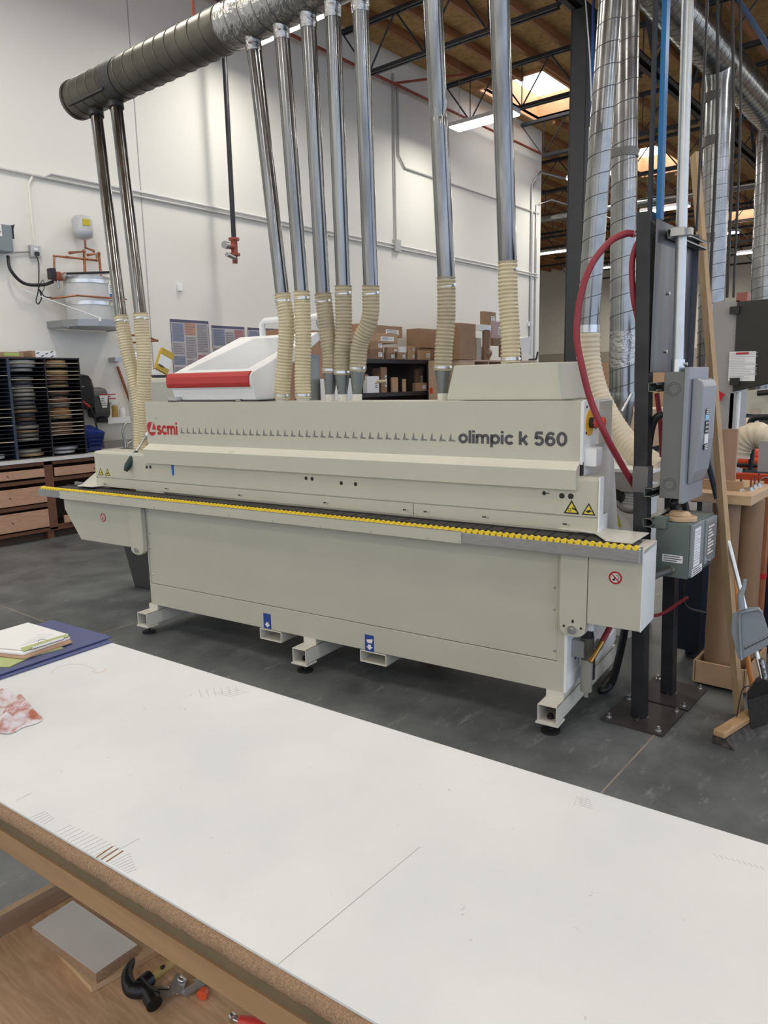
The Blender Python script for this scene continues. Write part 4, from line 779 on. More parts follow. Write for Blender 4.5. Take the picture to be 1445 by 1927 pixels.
# ================================================================ LEFT: counter, roll rack, wall equipment
def wbox(px0,py0,px1,py1,Y): a=ay(px0,py0,Y); c=ay(px1,py1,Y); return a,c
t=thing('base_cabinet','dark brown counter cabinet with six pale wooden drawers below the roll rack','cabinet',(3.9,7.97,0))
YC=7.97; cols=[(2.75,3.5),(3.58,4.55)]; xa=[2.7,3.48,3.98,4.05,4.62]
# face frame stiles and rails from measured lines
def X(px,py=930): return ay(px,py,YC).x
def Z(px,py): return ay(px,py,YC).z
s0,s1=X(88),X(104); zt=.862; 
rails=[(.03,.115),(.405,.44),(.665,.70),(.80,.862)]
b=MB(); b.box(2.6,6.4,YC,YC+.02,.09,.125); b.box(2.6,6.4,YC,YC+.02,.82,.862)
b.box(s0,s1,YC,YC+.02,.1,.862); b.box(4.98,5.05,YC,YC+.02,.1,.862); b.box(3.05,3.12,YC,YC+.02,.1,.862)
for z in(.385,.655): b.box(2.6,s0,YC,YC+.02,z-.02,z+.02)
b.box(s1,5.0,YC,YC+.02,.635,.675); b.box(s1,5.0,YC,YC+.02,.13,.15); b.build('face_frame',BROWNC,t,bev=.001)
b=MB(); b.box(2.6,6.4,8.5,8.58,.1,.86); b.box(2.6,6.4,YC+.05,8.58,.1,.12); b.box(6.38,6.4,YC,8.58,0,.86); b.box(s0+.02,s0+.04,YC+.02,8.5,.1,.86); b.box(3.08,3.10,YC+.02,8.5,.1,.86); b.box(4.99,5.01,YC+.02,8.5,.1,.86); b.box(2.6,6.4,YC+.08,YC+.1,0,.1); b.build('carcass',mat('dark_inside',(.05,.025,.012),.7),t)
for x in(s0,3.05,4.98): 
    b=MB(); b.box(x-.02,x+.05,YC+.02,YC+.08,0,.1); b.build('foot',BROWNC,t)
for x0,x1,z0,z1,tl in((3.13,s0-.01,.70,.79,0),(3.13,s0-.01,.42,.60,1),(3.13,s0-.01,.145,.34,0),(s1+.01,4.97,.69,.785,0),(s1+.07,4.9,.155,.24,0)):
    b=MB(); b.box(x0,x1,YC-.02,YC-.002,z0,z1); d=b.build('drawer',OAK,t,bev=.002)
    b=MB(); b.cyl(((x0+x1)/2,YC-.02,(z0+z1)/2),((x0+x1)/2,YC-.026,(z0+z1)/2),.006,8); b.cyl(((x0+x1)/2+.012,YC-.02,(z0+z1)/2-.012),((x0+x1)/2+.012,YC-.026,(z0+z1)/2-.012),.004,6); b.build('screw_hole',BLACK,d)
b=MB(); b.box(2.6,6.4,YC-.035,8.59,.865,.89); tag(b.build('countertop',mat('white_laminate',(.62,.62,.60),.35,var=.04)),'long white laminate countertop under the black roll rack','countertop')
# rack
RY=8.12; RX=[3.335,3.735,4.135,4.535]; Z0,Z1=.9,1.965; NS=24; pit=(Z1-Z0-.01)/NS
BLKW=mat('black_laminate',(.012,.012,.014),.5); NAVYD=mat('navy_edge',(.02,.028,.045),.4); LIT_EDGE=mat('lit_shelf_edge',(.50,.44,.34),.6)  # pale edges: light on the shelf fronts put into the colour
t=thing('roll_rack','tall black slotted rack holding rolls of edge banding','rack',(3.93,RY,.89))
b=MB(); b.box(RX[0]-.01,RX[3]+.012,RY,8.55,Z1,Z1+.016); b.build('top_board',BLKW,t); b=MB(); b.box(RX[0]-.01,RX[3]+.012,RY,8.55,Z0-.01,Z0); b.build('bottom_board',BLKW,t)
b=MB(); b.box(RX[0]-.01,RX[3]+.012,8.545,8.56,Z0,Z1); b.build('back_panel',BLKW,t)
for i,x in enumerate(RX):
    b=MB(); w=.012 if i!=1 else .028; b.box(x-w/2,x+w/2,RY-.002,8.55,Z0,Z1); b.build('divider',NAVYD if i==1 else BLKW,t)
pale={0:[4,14,16,20,12],1:[1,5,7],2:[1,3,4,5,8,10,11,13,14,16,17,18,19]}
sp={}
for c in range(3):
    for k in range(1,NS):
        key=k in pale[c]
        if k in (): continue
        m=LIT_EDGE if key else BLKW
        zz=Z1-k*pit-(0)
        if key not in sp:
            b=MB(); b.box(0,.385,0,.40,-.003,.003); o=b.build('shelf',m,t,local=True); sp[key]=o
        else: o=shift(sp[key],t,(0,0,0))
        o.location=(RX[c]+.0075-3.93,0,zz-.89); o.parent=t
SLOT=['topmost','second','third','fourth','fifth','sixth','seventh','eighth','ninth','tenth','eleventh','twelfth','thirteenth','fourteenth','fifteenth','sixteenth','seventeenth','eighteenth','nineteenth','twentieth','twenty-first','twenty-second','twenty-third','bottom']
RC={'pale grey':(.42,.42,.40),'mid grey':(.16,.155,.15),'dark grey':(.075,.07,.075),'cream':(.48,.43,.33),'tan':(.45,.29,.15),'orange tan':(.46,.21,.08),'reddish brown':(.30,.13,.08),'brown':(.22,.12,.075),'greyish beige':(.30,.26,.21),'white':(.70,.68,.64),'maple yellow':(.52,.33,.14)}
rolls=[(1,0,.19,'pale grey',.9),(1,1,.18,'pale grey',.9),(1,2,.15,'pale grey',.8),(1,4,.15,'mid grey',.8),(1,5,.12,'dark grey',.9),(1,6,.14,'mid grey',.9),(1,7,.14,'cream',.7),(1,8,.16,'cream',.9),(1,9,.155,'greyish beige',.8),(1,10,.14,'mid grey',.8),(1,11,.15,'greyish beige',.7),(1,12,.17,'tan',.7),(1,13,.13,'dark grey',.8),(1,14,.12,'brown',.8),(1,15,.13,'dark grey',.7),(1,16,.17,'cream',.85),(1,17,.16,'tan',.6),(1,18,.15,'greyish beige',.8),(1,19,.15,'cream',.6),
(2,0,.13,'maple yellow',.95),(2,1,.17,'tan',.9),(2,2.8,.16,'maple yellow',1.3),(2,4,.16,'reddish brown',.9),(2,5,.15,'brown',.75),(2,6,.16,'tan',.75),(2,7.9,.16,'brown',1.3),(2,9,.11,'brown',.7),(2,9.8,.16,'reddish brown',1.),(2,11,.14,'greyish beige',.8),(2,12,.13,'orange tan',.9),(2,12.9,.165,'orange tan',.9),(2,14,.165,'tan',.85),(2,15.9,.165,'brown',1.3),(2,17,.145,'brown',.8),(2,18,.165,'brown',.8),(2,22.1,.19,'white',.9),(2,23,.16,'white',.8),(1,22,.17,'cream',.9),(1,23,.19,'tan',1.1),(0,23,.16,'white',1.3)]
base=None
for c,k,r,cn,h in rolls:
    m=mat('roll_'+cn.replace(' ','_'),RC[cn],.5,var=.12,scale=14,stretch=(1,1,30)); x=(RX[c]+RX[c+1])/2-(.02 if r<.18 else 0); z=Z1-(k+1)*pit+.004
    y=RY+.03+r
    b=MB(); hh=h*pit*.8; n=28; pr_=[(r*.42,0),(r,0),(r,hh),(r*.42,hh)]
    vs=[V((x+a*math.cos(2*PI*i/n),y+a*math.sin(2*PI*i/n),z+q)) for i in range(n) for a,q in pr_]
    b.add(vs,[(i*4+j,((i+1)%n)*4+j,((i+1)%n)*4+(j+1)%4,i*4+(j+1)%4) for i in range(n) for j in range(4)],True)
    bay={0:'left',1:'middle',2:'right'}[c]
    tag(b.build('edge_banding_roll',m),cn+' edge banding roll in the '+bay+' bay of the black rack, '+SLOT[min(23,int(round(k)))]+' slot','roll','edge banding rolls in the black rack')
b=MB(); p=ay(118/8.5+30,723,RY+.03); 
for (px,py,w,h,l) in((107,735-11.5,.03,.014,0),(48,736-12,.028,.014,1)):
    pass
# boxes on the rack
def carton(name,x0,x1,y0,y1,z0,z1,m,lab,group=None,labels=(),ang=0):
    b=MB(); b.box(x0,x1,y0,y1,z0,z1); t=b.build(name,m,bev=.003); tag(t,lab,'box',group)
    return t
t=carton('flat_carton',3.2,3.93,8.15,8.5,1.982,2.035,CARD,'flat brown carton with green tape lying on the black rack')
b=MB(); b.box(3.72,3.88,8.148,8.15,1.997,2.025); b.build('green_tape',mat('green_tape',(.35,.50,.12),.6),t)
t=carton('paper_towel_carton',4.055,4.29,8.15,8.45,1.982,2.055,WHITEPAP,'white and brown carton with dark prints on the black rack')
b=MB(); b.box(4.02,4.056,8.148,8.45,1.982,2.055); b.build('cardboard_end',CARD,t)
b=MB(); 
for dx,dz in((.03,.045),(.13,.04),(.08,.015),(.19,.012),(.19,.06)): b.rbox((4.075+dx-.02,8.149,1.985+dz),(.035,.002,.012),tilt=Matrix.Rotation(.35,3,'Y').inverted())
b.build('printed_marks',mat('grey_blue_print',(.12,.13,.16),.6),t)
b=MB(); b.box(4.55,4.57,8.2,8.5,.892,1.05); tag(b.build('wood_offcut',MAPLE),'thin pale board end standing right of the black rack','board')
# dispensers
Yd=8.45
t=thing('paper_towel_dispenser','rounded black paper towel dispenser beside the roll rack','dispenser',(4.70,8.5,1.39))
sd=[(8.59,1.39),(8.40,1.39),(8.37,1.43),(8.37,1.66),(8.40,1.74),(8.46,1.79),(8.59,1.81)]
b=MB(); b.ext(sd,'x',4.56,4.845); b.build('shell',BLACK,t,bev=.03); b=MB(); b.box(4.66,4.72,8.366,8.37,1.655,1.668); b.build('badge',mat('grey_badge',(.25,.25,.25),.4),t)
t=thing('soap_dispenser','dark grey soap dispenser with white label right of the towel dispenser','dispenser',(4.93,8.5,1.23))
b=MB(); sd=[(8.59,1.29),(8.45,1.27),(8.40,1.33),(8.42,1.55),(8.47,1.63),(8.59,1.65)]; b.ext(sd,'x',4.85,5.06); b.build('shell',mat('charcoal_plastic',(.05,.05,.055),.35),t,bev=.02)
b=MB(); b.ext([(4.92,1.55),(5.035,1.55),(5.01,1.40),(4.95,1.40)],'y',8.405,8.41); s=b.build('label',WHITEPAP,t); b=lines_mb((4.94,8.4045,1.42),(1,0,0),(0,0,1),(0,-1,0),0,.07,0,.1,5); b.build('small_print',DARKG,s)
b=MB(); b.ext([(4.93,1.555),(5.03,1.555),(5.028,1.57),(4.93,1.57)],'y',8.41,8.415); b.build('red_strip',REDP,s)
b=MB(); b.box(4.90,5.02,8.42,8.5,1.22,1.275); b.build('push_bar',BLACK,t,bev=.006)
t=thing('safety_sign','small white wall sign with red text above the bottles','sign',(5.17,8.59,1.44)); b=MB(); b.box(5.07,5.27,8.585,8.598,1.42,1.60); b.build('panel',WHITEPAP,t); b=lines_mb((5.09,8.585,1.45),(1,0,0),(0,0,1),(0,-1,0),0,.16,.04,.12,3,.5); b.build('red_text',REDP,t)
# small shelf with bottles
b=MB(); b.box(5.03,5.42,8.45,8.598,1.20,1.275); tag(b.build('wall_shelf',WHITEP),'small white wall shelf carrying the bottles','shelf')
for i,(x,h,m,l) in enumerate(((5.08,.14,WHITEP,'white round bottle, leftmost on the small wall shelf'),(5.17,.16,mat('amber',(.4,.25,.05),.3),'amber spray bottle in the middle of the wall shelf'),(5.27,.12,WHITEP,'short white bottle, rightmost on the small wall shelf'))):
    t=thing('bottle',l,'bottle',(x,8.5,1.276)); b=MB(); b.tube([(x,8.5,1.276),(x,8.5,1.276+h*.75),(x,8.5,1.276+h*.9)],[.038,.038,.018],14); b.build('body',m,t); b=MB(); b.cyl((x,8.5,1.276+h*.9),(x,8.5,1.276+h),.018,10); 
    if i==1: b.box(x-.05,x+.03,8.485,8.515,1.276+h,1.30+h)
    b.build('cap',WHITEP,t)
# blue basket and red-handled tool
t=thing('dustpan','blue plastic long-handled dustpan hanging beside the rack','dustpan',(4.75,8.3,.95))
BP=mat('blue_plastic',(.01,.03,.20),.4); b=MB(); b.prism([(4.60,8.25,.9),(4.80,8.25,.9),(4.80,8.5,.9),(4.60,8.5,.9)],[(4.58,8.2,1.16),(4.84,8.2,1.12),(4.84,8.52,1.2),(4.58,8.52,1.2)]); pb=b.build('pan',BP,t,bev=.01)
b=MB(); 
for z in(.94,.985,1.03,1.075): b.box(4.61,4.81,8.195,8.225,z,z+.018)
b.build('rib',mat('dark_blue_rib',(.006,.014,.08),.5),t)
b=MB(); b.tube([(4.80,8.3,1.12),(4.77,8.3,1.32),(4.72,8.3,1.42)],.011,8); b.build('handle',BLACK,t); b=MB(); b.tube([(4.72,8.3,1.42),(4.62,8.3,1.50)],.016,8); b.build('grip',REDP,t)
# sink and faucet
t=thing('faucet','chrome pull-down faucet arching over the sink','faucet',(5.22,8.4,.89))
b=MB(); b.tube(bez([(5.22,8.4,.89),(5.20,8.4,1.02),(5.20,8.4,1.12),(5.26,8.38,1.20),(5.36,8.34,1.16),(5.40,8.3,1.06)]),.014,12); b.build('spout',ZINC,t); b=MB(); b.tube([(5.40,8.3,1.08),(5.425,8.28,1.0)],[.018,.026],12); b.build('spray_head',ZINC,t); b=MB(); b.cyl((5.22,8.4,.89),(5.22,8.4,.98),.03,14); b.cyl((5.25,8.4,.94),(5.30,8.38,.97),.008,8); b.build('base',ZINC,t)
b=MB(); b.box(5.1,5.75,8.02,8.35,.889,.896); b.box(5.14,5.71,8.06,8.31,.896,.899); tag(b.build('sink',mat('stainless',(.35,.34,.32),.35,metal=.9)),'stainless sink in the countertop near the faucet','sink')
b=MB(); b.box(5.02,6.3,8.56,8.6,.89,.98); tag(b.build('backsplash',mat('splash_grey',(.30,.29,.27),.4)),'grey backsplash strip behind the sink','backsplash')
b=MB(); b.tube([(5.30,8.57,1.9),(5.48,8.55,1.28),(5.52,8.55,.93)],.018,8); tag(b.build('copper_pipe',COP),'copper pipe slanting down the wall behind the left hoses','pipe')
b=MB(); b.box(5.20,5.33,8.45,8.6,1.96,2.01); tag(b.build('wall_bracket',ALU),'small metal wall bracket left of the hoses','bracket')
b=MB(); b.tube([(5.60,8.56,2.9),(5.60,8.56,1.0)],.012,6); tag(b.build('wall_conduit',WALLM),'white conduit running down the wall right of the hoses','conduit')
# water heater on its wall tray
t=thing('water_heater','silver wrapped water heater on a wall-hung tray','water heater',(4.83,8.3,2.37)); hx,hy=4.83,8.28
WHT=mat('insulated_white',(.55,.55,.54),.4,var=.05); FOIL=mat('foil_wrap',(.62,.63,.63),.25,metal=.9,bump=.4,bscale=14)
b=MB(); b.cyl((hx,hy,2.40),(hx,hy,2.83),.265,40); b.build('tank',WHT,t); 
for z in(2.60,2.84): b=MB(); b.cyl((hx,hy,z-.02),(hx,hy,z+.02),.272,40); b.build('foil_band',FOIL,t)
b=MB(); b.cyl((hx,hy,2.86),(hx,hy,2.90),.25,36); b.build('top_cap',ALU,t); b=MB(); b.tube([(4.55,8.2,2.90),(5.0,8.1,2.96)],.02,8); b.build('vent_bar',WHITEP,t); b=MB(); b.tube([(4.50,8.15,2.905),(4.98,8.03,2.955)],.013,8); b.build('pipe_sleeve',BLACK,t)
b=MB(); b.box(hx+.1,hx+.24,hy-.262,hy-.18,2.64,2.82); s=b.build('label',WHITEPAP,t); b=MB(); b.box(hx+.1,hx+.24,hy-.264,hy-.262,2.66,2.71); b.build('label_picture',mat('label_dark_blue',(.03,.10,.3),.5),s); b=lines_mb((hx+.11,hy-.2625,2.72),(1,0,0),(0,0,1),(0,-1,0),0,.12,0,.09,4); b.build('small_print',DARKG,s)
t=thing('heater_tray','grey wall-hung metal tray under the water heater','tray',(4.83,8.3,2.3))
n=8; pts=[(hx+.36*math.cos(a),hy-.0+.36*math.sin(a)) for a in [PI+ i*PI/5 for i in range(6)]]; pts=[(4.45,8.59)]+pts+[(5.24,8.59)]
b=MB(); b.ext(pts,'z',2.335,2.34); 
for (a0,a1) in zip(pts,pts[1:]): b.prism([(a0[0],a0[1],2.34),(a1[0],a1[1],2.34),(a1[0],a1[1]+.004,2.34),(a0[0],a0[1]+.004,2.34)],[(a0[0],a0[1],2.41),(a1[0],a1[1],2.41),(a1[0],a1[1]+.004,2.41),(a0[0],a0[1]+.004,2.41)])
b.build('pan',mat('grey_tray',(.30,.31,.32),.4,metal=.6),t)
for x,yy in((4.73,7.93),(5.12,8.02)): 
    b=MB(); b.tube([(x,yy,2.42),(x-.5 if x<5 else x-.1,8.59,2.74)],.005,6); b.build('guy_wire',WHITEP,t); b=MB(); b.rbox((x,yy,2.41),(.03,.008,.05)); b.build('wire_clip',WHITEPAP,t)
b=MB(); b.ext([(4.45,2.335),(4.50,2.335),(4.50,2.32)],'y',8.2,8.59); b.build('bracket',ALU,t); b=MB(); b.ext([(5.2,2.335),(5.24,2.335),(5.2,2.32)],'y',8.2,8.59); b.build('bracket',ALU,t)
# expansion tank
q=ay(157,450,8.45); c1=ay(157,412,8.45)
t=thing('expansion_tank','small grey expansion tank with yellow label high on the wall','tank',(q.x,8.45,q.z))
x,z=q.x,q.z; b=MB(); b.tube([(x,8.45,z),(x,8.45,z+.02),(x,8.45,z+.09),(x,8.45,z+.11),(x,8.45,z+.21),(x,8.45,z+.25),(x,8.45,z+.27)],[.05,.105,.12,.113,.115,.09,.02],28); b.build('tank',mat('pale_grey_tank',(.48,.49,.50),.35),t)
b=MB(); b.box(x-.055,x+.035,8.334,8.345,z+.135,z+.205); b.build('label',mat('olive_yellow',(.55,.45,.02),.5),t)
def cop(name,pts,lab,r=.013):
    b=MB(); b.tube(pts,r,8); 
    for p in pts[1:-1]: b.sph(p,r*1.35,8)
    return tag(b.build(name,COP),lab,'pipe')
def W(px,py,Y=8.45): return ay(px,py,Y)
cop('copper_pipe',[W(160,452),W(161,466),W(176,472),W(177,478)],'copper pipe joining expansion tank to the pipework')
cop('copper_pipe',[W(130,476),W(158,473),W(160,516)],'copper pipe with brass end running down to the heater',.017)
cop('copper_pipe',[W(164,480),W(186,477),W(190,520)],'copper pipe looping down to the heater, right of its neighbour',.016)
cop('copper_pipe',[W(102,510),W(102,482),W(126,484),W(182,490),W(182,480)],'thin copper pipe from the circulation pump across to the tank')
cop('copper_pipe',[W(95,562,8.2),W(145,556,8.0),W(238,563,8.0)],'thin copper pipe crossing in front of the water heater',.010)
cop('copper_pipe',[W(232,630,8.3),W(270,632,8.3),W(296,641,8.0),W(246,645,8.0)],'copper pipe elbow poking out behind the left hoses',.012)
p=W(105,515); t=thing('circulation_pump','small dark red circulation pump with gauge on copper pipes','pump',p); b=MB(); b.box(p.x-.03,p.x+.04,8.40,8.5,p.z-.08,p.z+.02); b.build('body',REDV,t,bev=.01); b=MB(); b.box(p.x-.09,p.x-.03,8.38,8.48,p.z-.07,p.z+.05); b.build('terminal_box',BLACK,t,bev=.006); b=MB(); b.cyl((p.x+.07,8.37,p.z-.03),(p.x+.07,8.45,p.z-.03),.045,20); g=b.build('motor',mat('dusty_red',(.33,.17,.13),.5),t); b=MB(); b.cyl((p.x+.07,8.365,p.z-.03),(p.x+.07,8.37,p.z-.03),.03,16); b.build('name_plate',ALU,g); b=MB(); b.cyl((p.x,8.42,p.z-.08),(p.x,8.42,p.z-.17),.015,8); b.build('valve',ALU,t)
# left electrical switch and outlet box
a=W(0,425,8.5); t=thing('disconnect_switch','grey wall disconnect switch box at the left photo edge','box',(a.x-.08,8.5,3.05)); c=W(24,475,8.45)
b=MB(); b.box(c.x-.3,c.x,8.42,8.59,c.z,W(22,428,8.42).z+.02); b.build('enclosure',mat('grey_blue_box',(.20,.235,.245),.45),t,bev=.004); z0=c.z
label('label',t,(c.x-.20,8.419,z0+.15),(1,0,0),(0,0,1),(0,-1,0),.09,.13,7); b=MB(); b.box(c.x,c.x+.02,8.42,8.44,z0+.14,z0+.28); b.cyl((c.x+.02,8.43,z0+.25),(c.x+.035,8.43,z0+.29),.008,6); b.build('switch_lever',BLACK,t)
q=W(66,473,8.56); t=thing('outlet_box','small square metal outlet box with plugged black cord','outlet',(q.x,8.56,q.z)); b=MB(); b.box(q.x-.06,q.x+.06,8.54,8.598,q.z-.065,q.z+.065); b.build('box',mat('outlet_grey',(.5,.5,.48),.4,metal=.4),t,bev=.006); b=MB(); b.box(q.x-.02,q.x+.025,8.51,8.54,q.z-.05,q.z-.01); b.build('plug',BLACK,t); b=MB(); b.box(q.x-.02,q.x+.02,8.535,8.54,q.z+.01,q.z+.035); b.build('socket',WHITEP,t)
b=MB(); b.tube([(c.x,8.56,z0+.01),(q.x-.06,8.57,q.z-.01)],.009,8); tag(b.build('wall_conduit',ALU),'short conduit between the grey switch box and outlet box','conduit')
b=MB(); b.tube(bez([W(15,482,8.5),W(20,508),W(45,533),W(80,536),W(100,530)]),.018,10); tag(b.build('power_cable',BLACK),'thick black cable swooping from the switch box to the heater','cable')
b=MB(); b.tube(bez([W(69,482,8.52),W(73,500),W(72,545),W(68,565),W(72,572),W(78,560),W(74,545),W(84,558),W(98,560)]),.007,6); b.tube(bez([W(72,545),W(80,527),W(84,540),W(76,556)]),.004,6); tag(b.build('hanging_wire',BLACK),'thin looped black cord hanging from the outlet box','wire')
# posters
def poster(px0,py0,px1,py1,lab,blocks):
    a=ay(px0,py0,YW-.012); x0=a.x; z1=a.z; c=ay(px1,py1,YW-.012); x1=c.x; z0=c.z
    t=thing('notice_poster',lab,'poster',((x0+x1)/2,YW-.01,z0)); b=MB(); b.box(x0,x1,YW-.01,YW-.004,z0,z1); b.build('sheet',mat('poster_paper',(.50,.48,.49),.5,var=.04),t)
    W_,H_=x1-x0,z1-z0
    b=MB(); b.box(x0,x1,YW-.011,YW-.01,z1-.045*H_,z1); b.box(x0,x0+.012*W_,YW-.011,YW-.01,z0,z1); b.box(x1-.012*W_,x1,YW-.011,YW-.01,z0,z1); b.build('header',mat('poster_navy',(.09,.09,.15),.5),t)
    cm={'b':(.22,.25,.36),'o':(.50,.27,.18),'r':(.48,.2,.2),'g':(.36,.35,.36)}
    for u0,v0,u1,v1,k in blocks:
        X0,X1,Za,Zb=x0+u0*W_,x0+u1*W_,z1-v1*H_,z1-v0*H_; b=MB(); b.box(X0,X1,YW-.0112,YW-.01,Za,Zb); s=b.build('printed_block',mat('poster_'+k,cm[k],.6),t)
        b=lines_mb((X0,YW-.0112,Za),(1,0,0),(0,0,1),(0,-1,0),.05*(X1-X0),.95*(X1-X0),0,Zb-Za,max(2,int((Zb-Za)/.03)),.35,.0005); b.build('small_print',mat('poster_print',(.2,.2,.22),.6),s)
B_=[(.03,.06,.33,.34,'b'),(.35,.05,.64,.24,'o'),(.67,.06,.96,.5,'g'),(.03,.36,.33,.54,'g'),(.03,.56,.33,.70,'b'),(.36,.26,.64,.6,'g'),(.67,.54,.96,.70,'r'),(.36,.62,.64,.95,'g'),(.03,.73,.33,.95,'g')]
poster(320,600,399,722,'tall labour notice poster, leftmost on the wall above the console',B_)
poster(398,612,465,722,'middle notice poster, half hidden behind the console',[(.03,.06,.38,.34,'b'),(.4,.1,.66,.3,'g'),(.68,.06,.97,.3,'r'),(.03,.38,.38,.6,'g'),(.4,.35,.66,.5,'r')])
poster(466,616,535,722,'rightmost notice poster, mostly behind console and hose',[(.03,.06,.45,.34,'b'),(.5,.06,.95,.3,'o')])
# white cabinet behind the hood left end with things on top
q0=ay(272,720,7.4); q1=ay(330,760,7.4); b=MB(); b.box(q0.x-.05,q1.x+.25,7.3,7.7,.0,1.74); tag(b.build('beige_drum',CREAM,bev=.05),'beige cabinet standing behind the bander left end','cabinet')
zc=1.742; xq=q0.x; 
b=MB(); b.box(xq+.10,xq+.44,7.35,7.5,zc,zc+.03); tag(b.build('black_tray',BLACK),'flat black tray on the beige cabinet','tray')
b=MB(); b.box(xq-.02,xq+.26,7.52,7.68,zc,zc+.09); tag(b.build('white_carton',WHITEP,bev=.005),'low white box on the beige cabinet behind the tray','box')
b=MB(); b.prism([(xq+.0,7.55,zc+.092),(xq+.15,7.55,zc+.092),(xq+.15,7.65,zc+.092),(xq+.0,7.65,zc+.092)],[(xq+.02,7.56,zc+.29),(xq+.12,7.56,zc+.29),(xq+.12,7.64,zc+.29),(xq+.02,7.64,zc+.29)]); o=b.build('white_jug',WHITEP,bev=.01); tag(o,'white plastic jug with red mark behind the left hoses','jug')
t=thing('glue_carton','tilted yellow and white carton on the beige cabinet','box',(xq+.35,7.5,zc+.03)); T=Matrix.Rotation(.45,3,'Y'); c=V((xq+.36,7.52,zc+.19)); b=MB(); b.rbox(c,(.17,.05,.26),tilt=T); b.build('carton',mat('carton_yellow',(.52,.36,.05),.6),t)
b=MB(); b.rbox(c+T@V((0,-.026,-.01)),(.165,.004,.12),tilt=T); b.build('white_panel',WHITEPAP,t); b=MB(); b.rbox(c+T@V((-.03,-.029,-.075)),(.07,.003,.02),tilt=T); b.build('dark_mark',DARKG,t)
# ================================================================ BEHIND THE BANDER
def bx(px0,py0,px1,py1,Y,dep,m,name,lab,group=None,zb=None,lbl=True):
    if group and group.startswith('large'): Y=7.22+(Y-7.6)*.45; dep=min(dep,7.85-Y)
    a=ay(px0,py1,Y); c=ay(px1,py0,Y); z0=a.z if zb is None else zb; x0=ay(px0,py1,Y+dep).x
    while c.x-x0<.72*(c.x-a.x): dep*=.8; x0=ay(px0,py1,Y+dep).x
    a=V((x0,Y,z0)); b=MB(); b.box(x0,c.x,Y,Y+dep,z0,c.z); o=b.build(name,m,bev=.004); tag(o,lab,'box',group)
    if lbl and (c.x-a.x)>.12:
        w=(c.x-a.x)*.3; h=(c.z-z0)*.45; o2=V((c.x-w*1.3,Y-.001,z0+h*.5)); b=MB(); b.box(o2.x,o2.x+w,Y-.002,Y-.0005,o2.z,o2.z+h); s=b.build('shipping_label',WHITEPAP,o)
        b=lines_mb((o2.x,Y-.002,o2.z),(1,0,0),(0,0,1),(0,-1,0),w*.1,w*.9,h*.1,h*.9,3,.4,.0006); b.build('small_print',DARKG,s)
        if random.random()<.35: pass
    return o
YS=7.9; z1=ay(740,676,YS).z; z2=ay(740,738,YS).z
xl=ay(676,700,YS).x; xr=ay(850,700,YS).x
t=thing('storage_rack','black steel storage rack loaded with cartons against the white wall','rack',((xl+xr)/2,YS,0))
for z,nm in((z1,'upper'),(z2,'lower'),(.65,'x'),(.12,'y')):
    b=MB(); b.box(xl,xr,YS,YS+.6,z-.07,z); b.build('shelf',BLKW,t,bev=.003)
for x in(xl,xr):
    for y in(YS,YS+.55): b=MB(); b.box(x-.03,x+.03,y,y+.05,0,z1); b.build('upright',BLKW,t)
b=MB(); b.box(xl,xr,YS+.59,YS+.6,.1,z1); b.build('back_panel',BLKW,t)
G='cartons on top of the black storage rack'
bx(645,615,757,630,8.0,.4,CARD,'carton','long flat brown carton, topmost of the left stack on the rack',G)
bx(635,629,748,642,7.98,.4,CARD2,'carton','long flat carton under the topmost one, left rack stack',G)
bx(690,642,721,657,7.95,.4,CARD,'carton','small brown carton below the long flat ones, upper',G)
bx(690,657,721,672,7.95,.4,CARD3,'carton','small brown carton below the long flat ones, resting on the rack',G,zb=z1)
bx(723,654,748,663,7.95,.3,CARD,'carton','small carton, upper left of the low pile in the rack middle',G)
bx(749,653,764,663,7.95,.3,WHITEPAP,'carton','small white-fronted carton in the low pile',G,lbl=False)
bx(765,652,781,663,7.95,.3,CARD2,'carton','small carton, upper right of the low pile in the rack middle',G)
bx(722,663,742,672,7.95,.3,CARD3,'carton','small dark carton, lower left of the low pile',G,zb=z1)
bx(743,663,763,672,7.95,.3,CARD,'carton','small labelled carton, lower middle of the low pile',G,zb=z1)
bx(764,663,781,672,7.95,.3,CARD2,'carton','small labelled carton, lower right of the low pile',G,zb=z1)
bx(783,660,810,673,7.92,.3,CARD2,'carton','tan carton with white label beside the big brown carton',G,zb=z1)
G='cartons and parts on the lower shelf of the black rack'
bx(683,708,713,734,7.93,.3,WHITEPAP,'carton','white and dark printed carton on the lower rack shelf',G,zb=z2)
bx(714,691,728,734,8.0,.4,CARD,'carton','upright brown carton with red slash on the lower rack shelf',G,zb=z2)
bx(700,693,713,707,8.2,.2,CARD3,'carton','dark carton behind the white one on the lower rack shelf',G,lbl=True,zb=z2)
bx(735,710,749,733,7.95,.3,CARD2,'carton','open tan carton in the middle of the lower rack shelf',G,zb=z2,lbl=False)
bx(756,713,764,733,7.95,.3,CARD2,'carton','narrow tan carton next to the open one on the lower shelf',G,zb=z2,lbl=False)
bx(779,694,796,720,8.1,.3,CARD3,'carton','upright dark carton with white label, right on lower shelf',G,zb=z2)
bx(776,720,803,734,7.93,.3,CARD,'carton','flat carton with black print, right end of lower shelf',G,zb=z2)
b=MB(); q=ay(693,709,8.0); 
b.tube([(q.x,8.0,q.z-.02),(q.x,8.04,q.z-.02)],.05,18); b=MB(); 
for (px,py,l) in((691,711,'brown tape roll standing on the lower rack shelf'),): 
    q=ay(px,py,7.97); pts=[(q.x+.045*math.cos(a*PI/10),7.99,q.z+.045*math.sin(a*PI/10)) for a in range(21)]; b=MB(); b.tube(pts,.016,8,cap=False); tag(b.build('tape_roll',CARD2),l,'tape roll')
